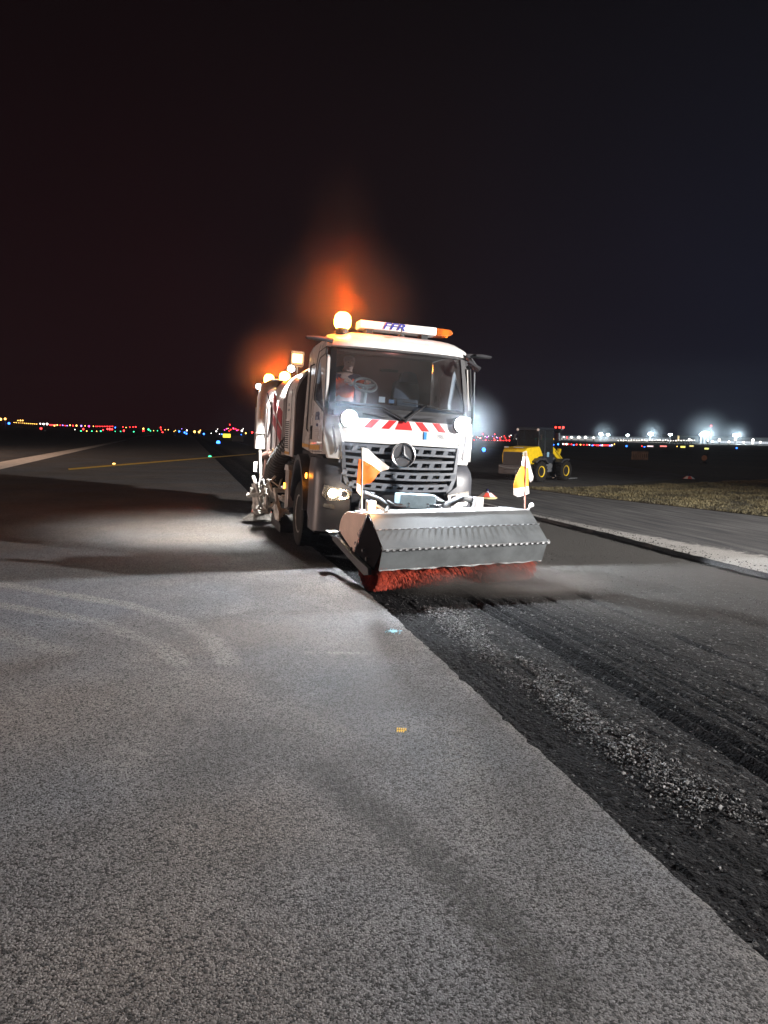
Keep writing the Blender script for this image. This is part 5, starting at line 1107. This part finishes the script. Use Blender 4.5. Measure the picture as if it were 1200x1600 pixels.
# right-hand rows
row([(736 + k * 4.6, 688.6 + rl.uniform(-.7, .7), 'white' if k in (2, 9) else 'red', rl.uniform(2.2, 3)) for k in range(14)], 301, 'right')
row([(742 + k * 3.9, 694.2 + k * .02, 'green' if k % 3 == 0 else 'white', 1.3 if k % 3 else 1.8) for k in range(15)], 230, 'right')
row([(737 + rl.uniform(0, 64), rl.uniform(680, 687), rl.choice(['white', 'red', 'red', 'violet']), rl.uniform(1, 1.9)) for k in range(26)] + [(754.5, 678, 'red', 1.9), (773, 678.5, 'red', 1.6)], 500, 'right')
row([(800 + k * 3.4, 687 + rl.uniform(-1.5, 1.5), rl.choice(['white', 'white', 'amber', 'green']), rl.uniform(1.2, 2.4)) for k in range(20)], 520, 'right')
row([(864.5, 695.5, 'blue', 3.4), (865, 698.5, 'blue', 3.0), (872, 694, 'blue', 2.8), (880, 693.8, 'white', 2.6), (882, 694, 'red', 2.6), (885, 694, 'white', 2.8), (888, 694, 'red', 2.2), (893, 694.2, 'red', 1.9), (896.5, 695.5, 'blue', 2.6), (896.5, 698.6, 'blue', 3.2), (901, 694.6, 'red', 2.4), (907, 694.8, 'amber', 2.2), (912, 695, 'red', 2.0), (917, 695, 'red', 2.2), (921, 695, 'white', 1.8)]
    + [(925.5, 696.5, 'blue', 3.0), (930, 698.4, 'blue', 2.8), (928, 695, 'red', 1.8)] + [(932 + k * 3, 695.8, rl.choice(['red', 'white', 'violet', 'red']), 2.2) for k in range(9)] + [(953, 697.5, 'blue', 2.4), (960, 694, 'amber', 1.6), (979, 697.2, 'blue', 2.8), (1007, 698.8, 'blue', 3.0), (1151, 700, 'blue', 2.2), (1003, 697, 'red', 1.4), (1058, 697.5, 'amber', 1.5)], 170, 'right')
o, p, r = airlight(341, 691.5, 101, 'blue', 7, 'bright blue taxiway light standing alone just below the yellow sign', None)
o, p, r = airlight(756, 702.5, 80, 'blue', 6.5, 'bright blue taxiway light between the truck and the yellow loader', None)
for u, v, c, lab in ((178, 726.2, 'amber', 'amber inset light on the yellow line, nearer of the two'), (328, 714.6, 'green', 'pale green inset light on the yellow line, farther of the two')):
    g = gnd(u, v); k = 4.6 * g.y / F / 2; t = empty('inset_light', (g.x, g.y, .008)); tag(t, lab, 'light'); m = MB(); m.lathe([(k * 1.6, 0), (k * 1.5, k * .35), (0, k * .4)], (0, 0, 0), 'z', 14); m.build('housing', STEMM, t); m = MB(); m.lathe([(k, k * .38), (k * .9, k * .9), (0, k * 1.1)], (0, 0, 0), 'z', 12); m.build('lens', emit('light_' + c, *COL[c]), t)
# taxiway signs
def sign(u0, u1, v0, v1, D, colr, s, label, marks=False):
    a = aty(u0, v1, D); b = aty(u1, v0, D); t = empty('taxiway_sign', ((a.x + b.x) / 2, D, 0)); tag(t, label, 'sign'); w = (b.x - a.x) / 2
    zb, zt = max(.12, a.z), max(b.z, max(.12, a.z) + .3)
    m = MB(); m.box((-w, 0, zb), (w, .15, zt)); bo = m.build('sign_case', STEMM, t); m = MB(); m.box((-w * .96, -.02, zb + .05), (w * .96, -.005, zt - .05)); m.build('sign_face', emit('sign_' + label[:9].replace(' ', '_'), colr, s), t)
    m = MB()
    for x in (-w * .7, w * .7): m.tube([(x, .07, 0), (x, .07, zb)], .05, 5)
    m.build('sign_legs', STEMM, t)
sign(348, 360.5, 677.5, 684, 140, (1, .85, .08), 1.6, 'yellow lit taxiway sign above the bright blue light')
sign(1011, 1021, 696, 698.4, 150, (1, .75, .75), 1.6, 'pale pink lit sign low on the field, leftmost of the right hand signs')
sign(1031, 1042, 696, 698.4, 150, (1, .25, .22), 1.8, 'red lit sign low on the field between the pink and the yellow signs')
sign(1063, 1071, 696.6, 699.8, 150, (1, .9, .2), 1.5, 'square yellow lit sign right of the red sign')
sign(1077, 1084, 695.6, 698.2, 150, (1, .85, .3), 1.4, 'small yellow lit sign behind the square yellow one')
sign(1100.5, 1107.5, 699.4, 702.6, 120, (.95, 1, .25), 1.4, 'greenish yellow lit sign, rightmost on the field')
# slatted crate, round sign, cabinet
a = aty(987, 714.5, 62); b = aty(1014, 705.5, 62); t = empty('slatted_barrier', ((a.x + b.x) / 2, 62, 0)); tag(t, 'brownish slatted wooden barrier out on the dark field', 'barrier'); w = (b.x - a.x) / 2
m = MB(); [m.box((-w + k * 2 * w / 9, 0, .05), (-w + k * 2 * w / 9 + w * .14, .05, b.z)) for k in range(9)]; m.build('slats', mat('weathered_wood', (.30, .22, .16), .8, 0, .3, 2), t); m = MB(); m.box((-w, .06, .15), (w, .1, .25)); m.box((-w, .06, b.z - .2), (w, .1, b.z - .1)); m.build('rails', mat('weathered_wood', (.3, .2, .1)), t)
a = aty(1100.5, 715.5, 58); t = empty('round_sign', (a.x, 58, 0)); tag(t, 'small round brown sign on a black foot, out on the dark field', 'sign'); m = MB(); m.lathe([(0, -.02), (.22, -.02), (.22, .02), (0, .02)], (0, 0, a.z), 'y', 16); m.build('disc', mat('brown_sign_face', (.40, .22, .12), .6), t); m = MB(); m.tube([(0, .03, 0), (0, .03, a.z)], .04, 6); m.lathe([(.28, -.0), (.22, .14), (0, .16)], (0, .03, 0), 'z', 12); m.build('foot', BLACK, t)
a = aty(371, 687, 120); t = MB(); t.box((a.x - .9, 120, -.02), (a.x + .9, 120.8, .85)); t.box((a.x - .95, 119.95, .85), (a.x + .95, 120.85, .92)); tag(t.build('equipment_cabinet', mat('dull_grey_cabinet', (.2, .19, .18), .7)), 'dull grey equipment cabinet on the field right of the yellow sign', 'cabinet')
# control tower
a = aty(871, 690, 420); b = aty(871, 663, 420); t = empty('control_tower', (a.x, 420, 0)); tag(t, 'thin control tower with red lights on top, behind the loader', 'tower'); zt = b.z
m = MB(); m.lathe([(1.7, 0), (1.3, zt - 5), (0, zt - 5)], (0, 0, 0), 'z', 12); m.build('shaft', CONC, t); m = MB(); m.lathe([(1.3, zt - 5), (3.2, zt - 3.2), (3.6, zt - 1), (2.6, zt - .6), (0, zt)], (0, 0, 0), 'z', 12); m.build('lantern_room', BLACK, t)
for dx in (-2.2, 0, 2.2): m = MB(); m.lathe([(.0, -.55), (.5, -.3), (.6, 0), (.5, .3), (0, .55)], (dx, -3.4, zt - 1.8), 'z', 8); m.build('red_lamp', emit('tower_red', (1, .03, .02), 10), t)
# terminal
LITW = emit('lit_windows_white', (.95, .92, .86), .5); LITC = emit('lit_canopy_cool', (.85, .92, 1), .8); LITY = emit('lit_window_yellow', (1, .8, .4), 1.0)
TD = 460
def blk(name, u0, u1, v0, v1, D, label, wins, mm=CONC, depth=14):
    a = aty(u0, v1, D); b = aty(u1, v0, D); t = empty(name, ((a.x + b.x) / 2, D, 0)); tag(t, label, 'building'); w = (b.x - a.x) / 2; zt = b.z
    m = MB(); m.box((-w, 0, -.1), (w, depth, zt)); wl_ = m.build('wall', mm, t); m = MB(); m.box((-w - .4, -.5, zt), (w + .4, depth + .4, zt + .5)); m.build('roof', STEMM, t)
    for z0, z1, n, fr, mt in wins:
        m = MB(); m.box((0, -.12, zt * z0), (2 * w / n * fr, -.02, zt * z1)); w0 = m.build('window', mt, wl_); w0.location.x = -w + 2 * w * (.5 - fr / 2) / n
        for k in range(1, n): w1 = w0.copy(); C.objects.link(w1); w1.location.x = -w + 2 * w * (k + .5 - fr / 2) / n
    return t
blk('terminal_building', 876, 1045, 684.5, 692.5, TD, 'long low terminal building with brightly lit front, right of the control tower', [(.15, .5, 46, .8, LITW), (.62, .8, 30, .5, LITC)])
blk('terminal_building', 1046, 1092, 681.5, 693, TD + 30, 'taller pale office block with rows of dim windows behind the lit terminal', [(.72, .76, 1, .9, STEMM), (.55, .6, 1, .9, LITW if False else STEMM), (.25, .4, 14, .6, LITW)])
blk('stair_tower', 1058, 1062, 680.5, 689, TD + 20, 'narrow yellow lit stair tower on the office block', [(.2, .95, 1, .8, LITY)])
blk('terminal_building', 1110, 1330, 687.5, 694, TD, 'far hangar row behind the floodlit apron at the right edge', [(.1, .45, 60, .9, LITC)])
blk('terminal_building', 980, 1044, 690.6, 694.2, TD - 90, 'low lit pier in front of the long terminal', [(.3, .85, 34, .75, LITW)])
m = MB(); a = aty(1112, 695, 380); m.prism([(a.x, 300), (a.x + 330, 300), (a.x + 400, 455), (a.x + 40, 455)], 'z', -.018, .0); tag(m.build('floodlit_apron', mat('pale_concrete', (.45, .45, .44), .8, 0, .1, .05), smooth=0), kind='structure')
# floodlight masts
def mast(u, v, D, px, label, colr=(.80, .93, 1.0), s=55, power=0, cold=True):
    p = aty(u, v, D); t = empty('floodlight_mast', (p.x, D, 0)); tag(t, label, 'floodlight', 'floodlight masts on the far apron'); r = px * D / F / 2
    m = MB(); m.tube([(0, 0, 0), (0, 0, p.z)], [.35, .2], 6); m.build('mast', STEMM, t); m = MB(); m.lathe([(0, -r * .7), (r * .8, -r * .4), (r, 0), (r * .8, r * .4), (0, r * .6)], (0, -.3, p.z), 'z', 12); m.build('lamp_head', emit('flood_%s' % ('cool' if cold else 'warm'), colr, s), t)
    if power: point('mast_light', (p.x, D - 2 - r, p.z), power, colr, 1.0, None)
    return p
for u, v, px, l, pw in ((938.5, 678, 5.5, 'cool floodlight mast, leftmost of the close pair', 1), (950, 679, 4.5, 'cool floodlight mast, right one of the close pair', 0), (980.5, 680, 4.5, 'cool floodlight mast alone right of the close pair', 0), (1016.5, 678, 7.5, 'bright cool floodlight mast left of the office block', 1), (1047, 679, 5.5, 'cool floodlight mast above the office block', 0),
                     (1101.5, 678, 11.5, 'largest and brightest floodlight mast on the far apron', 1), (1095.5, 679, 5, 'smaller lamp head touching the brightest mast', 0), (1149, 680, 8, 'bright cool floodlight mast, rightmost', 1)):
    mast(u, v, TD - 40, px, l, power=1.7e4 * pw * px / 6)
for i, (u, v, px) in enumerate(((881, 683, 2.2), (893, 683.4, 3.2), (904.5, 683.4, 4.4), (915, 683.4, 4.4), (927.5, 683.8, 2.8), (1077, 687, 4), (1124, 687.5, 4.2), (1139, 690.5, 3.2), (1162, 691, 3), (1176.5, 687.8, 4.6), (1188, 691, 3), (1149, 686.5, 4), (1176, 692, 3.6), (1113, 690, 3), (1106, 688, 2.6))):
    o, p, r = airlight(u, v, TD - 60, 'white', px, 'small warm white apron lamp in front of the far terminal', 'warm white lamps along the far terminal'); pole_of(o, p, r)
row([(1111, 665.5, 'red', 2.6), (886, 683.5, 'red', 2.4)], 430, 'right')
row([(966 + k * 4.1, 688 + rl.uniform(-.6, .6), 'white', rl.uniform(1.0, 1.9)) for k in range(30)], 350, 'right')

# ------------------------------------------------------------------ air: haze, exhaust steam by the beacons, dust round the broom, volumes added for lamp glow
def vol(name, dens, colr, shape=None, noise_=None, aniso=.2, soft=0):
    if name in bpy.data.materials: return bpy.data.materials[name]
    m = bpy.data.materials.new(name); m.use_nodes = True; n = m.node_tree.nodes; l = m.node_tree.links; n.clear()
    o = n.new('ShaderNodeOutputMaterial'); v = n.new('ShaderNodeVolumePrincipled'); v.inputs['Color'].default_value = (*colr, 1); v.inputs['Density'].default_value = dens; v.inputs['Anisotropy'].default_value = aniso
    l.new(v.outputs[0], o.inputs['Volume'])
    if shape:
        tc = n.new('ShaderNodeTexCoord'); ln = n.new('ShaderNodeVectorMath'); ln.operation = 'LENGTH'; l.new(tc.outputs['Object'], ln.inputs[0])
        r = n.new('ShaderNodeMapRange'); r.interpolation_type = 'SMOOTHSTEP'; r.inputs['From Min'].default_value = 1; r.inputs['From Max'].default_value = .1; l.new(ln.outputs['Value'], r.inputs['Value'])
        t = n.new('ShaderNodeTexNoise'); t.inputs['Scale'].default_value = noise_; t.inputs['Detail'].default_value = 3; t.inputs['Distortion'].default_value = .6; l.new(tc.outputs['Object'], t.inputs['Vector'])
        q = n.new('ShaderNodeMapRange'); q.inputs['From Min'].default_value = (.38, .30, .30)[soft]; q.inputs['From Max'].default_value = (.66, .70, .70)[soft]; q.inputs['To Min'].default_value = (0, .25, 1)[soft]; l.new(t.outputs['Fac'], q.inputs['Value'])
        a = n.new('ShaderNodeMath'); a.operation = 'MULTIPLY'; l.new(r.outputs[0], a.inputs[0]); l.new(q.outputs[0], a.inputs[1])
        b = n.new('ShaderNodeMath'); b.operation = 'MULTIPLY'; b.inputs[1].default_value = dens; l.new(a.outputs[0], b.inputs[0]); l.new(b.outputs[0], v.inputs['Density'])
    return m
def blob(name, loc, scale, m, label, cat):
    b = MB(); b.lathe([(0.0001, -1)] + [(math.sin(a), -math.cos(a)) for a in [math.pi * k / 12 for k in range(1, 12)]] + [(0.0001, 1)], (0, 0, 0), 'z', 20)
    o = b.build(name, m); o.location = loc; o.scale = scale; tag(o, label, cat, kind='stuff'); return o
import os
if not os.environ.get('NOVOL'):
    mb = MB(); mb.box((-700, -12, -1.2), (900, 640, 45)); hz = mb.build('haze', vol('haze', .00016, (.8, .85, 1.0)), smooth=0); tag(hz, kind='stuff')
    blob('exhaust_steam', TO + TM @ Vector((-.85, .80, 4.35)), (.8, .8, 1.7), vol('steam', .020, (1, .66, .45), True, 1.5, soft=1), 'thin exhaust steam rising above the roof beacon', 'steam')
    GLOWM = vol('beacon_halo', .05, (1, .66, .45), True, 1.0, soft=2)  # volume added round each beacon to make its glow
    for p3, l3 in (((-.80, .56, bz + .22), 'small orange lit mist added round the roof beacon'), ((-.9, 8.0, 3.3), 'small orange lit mist added round the rearmost beacon'), ((-.9, 6.8, 3.3), 'small orange lit mist added round the beacon on the container')):
        blob('beacon_halo', TO + TM @ Vector(p3), (1.35, 1.1, 1.3), GLOWM, l3, 'mist')
    blob('swept_dust', bw_ + BM @ Vector((.30, -.26, .08)), (1.75, .75, .37), vol('dust', 8.0, (.24, .22, .205), True, 1.5), 'low brown dust cloud swirling round the foot of the broom', 'dust')
    for x_, l_ in ((-.82, 'thin bright mist added round the work lamp on the driver side of the truck'), (.90, 'thin bright mist added round the work lamp on the far side of the truck')):
        blob('lamp_halo', TO + TM @ Vector((x_, -.25, 2.07)), (.62, .5, .6), vol('mist', .030, (.80, .88, 1.0), True, .9, soft=2), l_, 'mist')  # added volume imitates the lens bloom of the front lamps
    for u_, v_, k_, lab_ in ((944, 678.5, 10, 'close pair of masts'), (1016.5, 678, 11, 'mast left of the office block'), (1101.5, 678, 18, 'largest mast'), (1149, 680, 11, 'rightmost mast')):
        c_ = aty(u_, v_, TD - 42); blob('mast_halo', c_, (k_, k_, k_), vol('flood_mist', .006, (.80, .92, 1.0), True, 1, soft=2), 'pale bluish mist added as glow round the ' + lab_, 'mist')  # added volume imitates the lens bloom of the masts
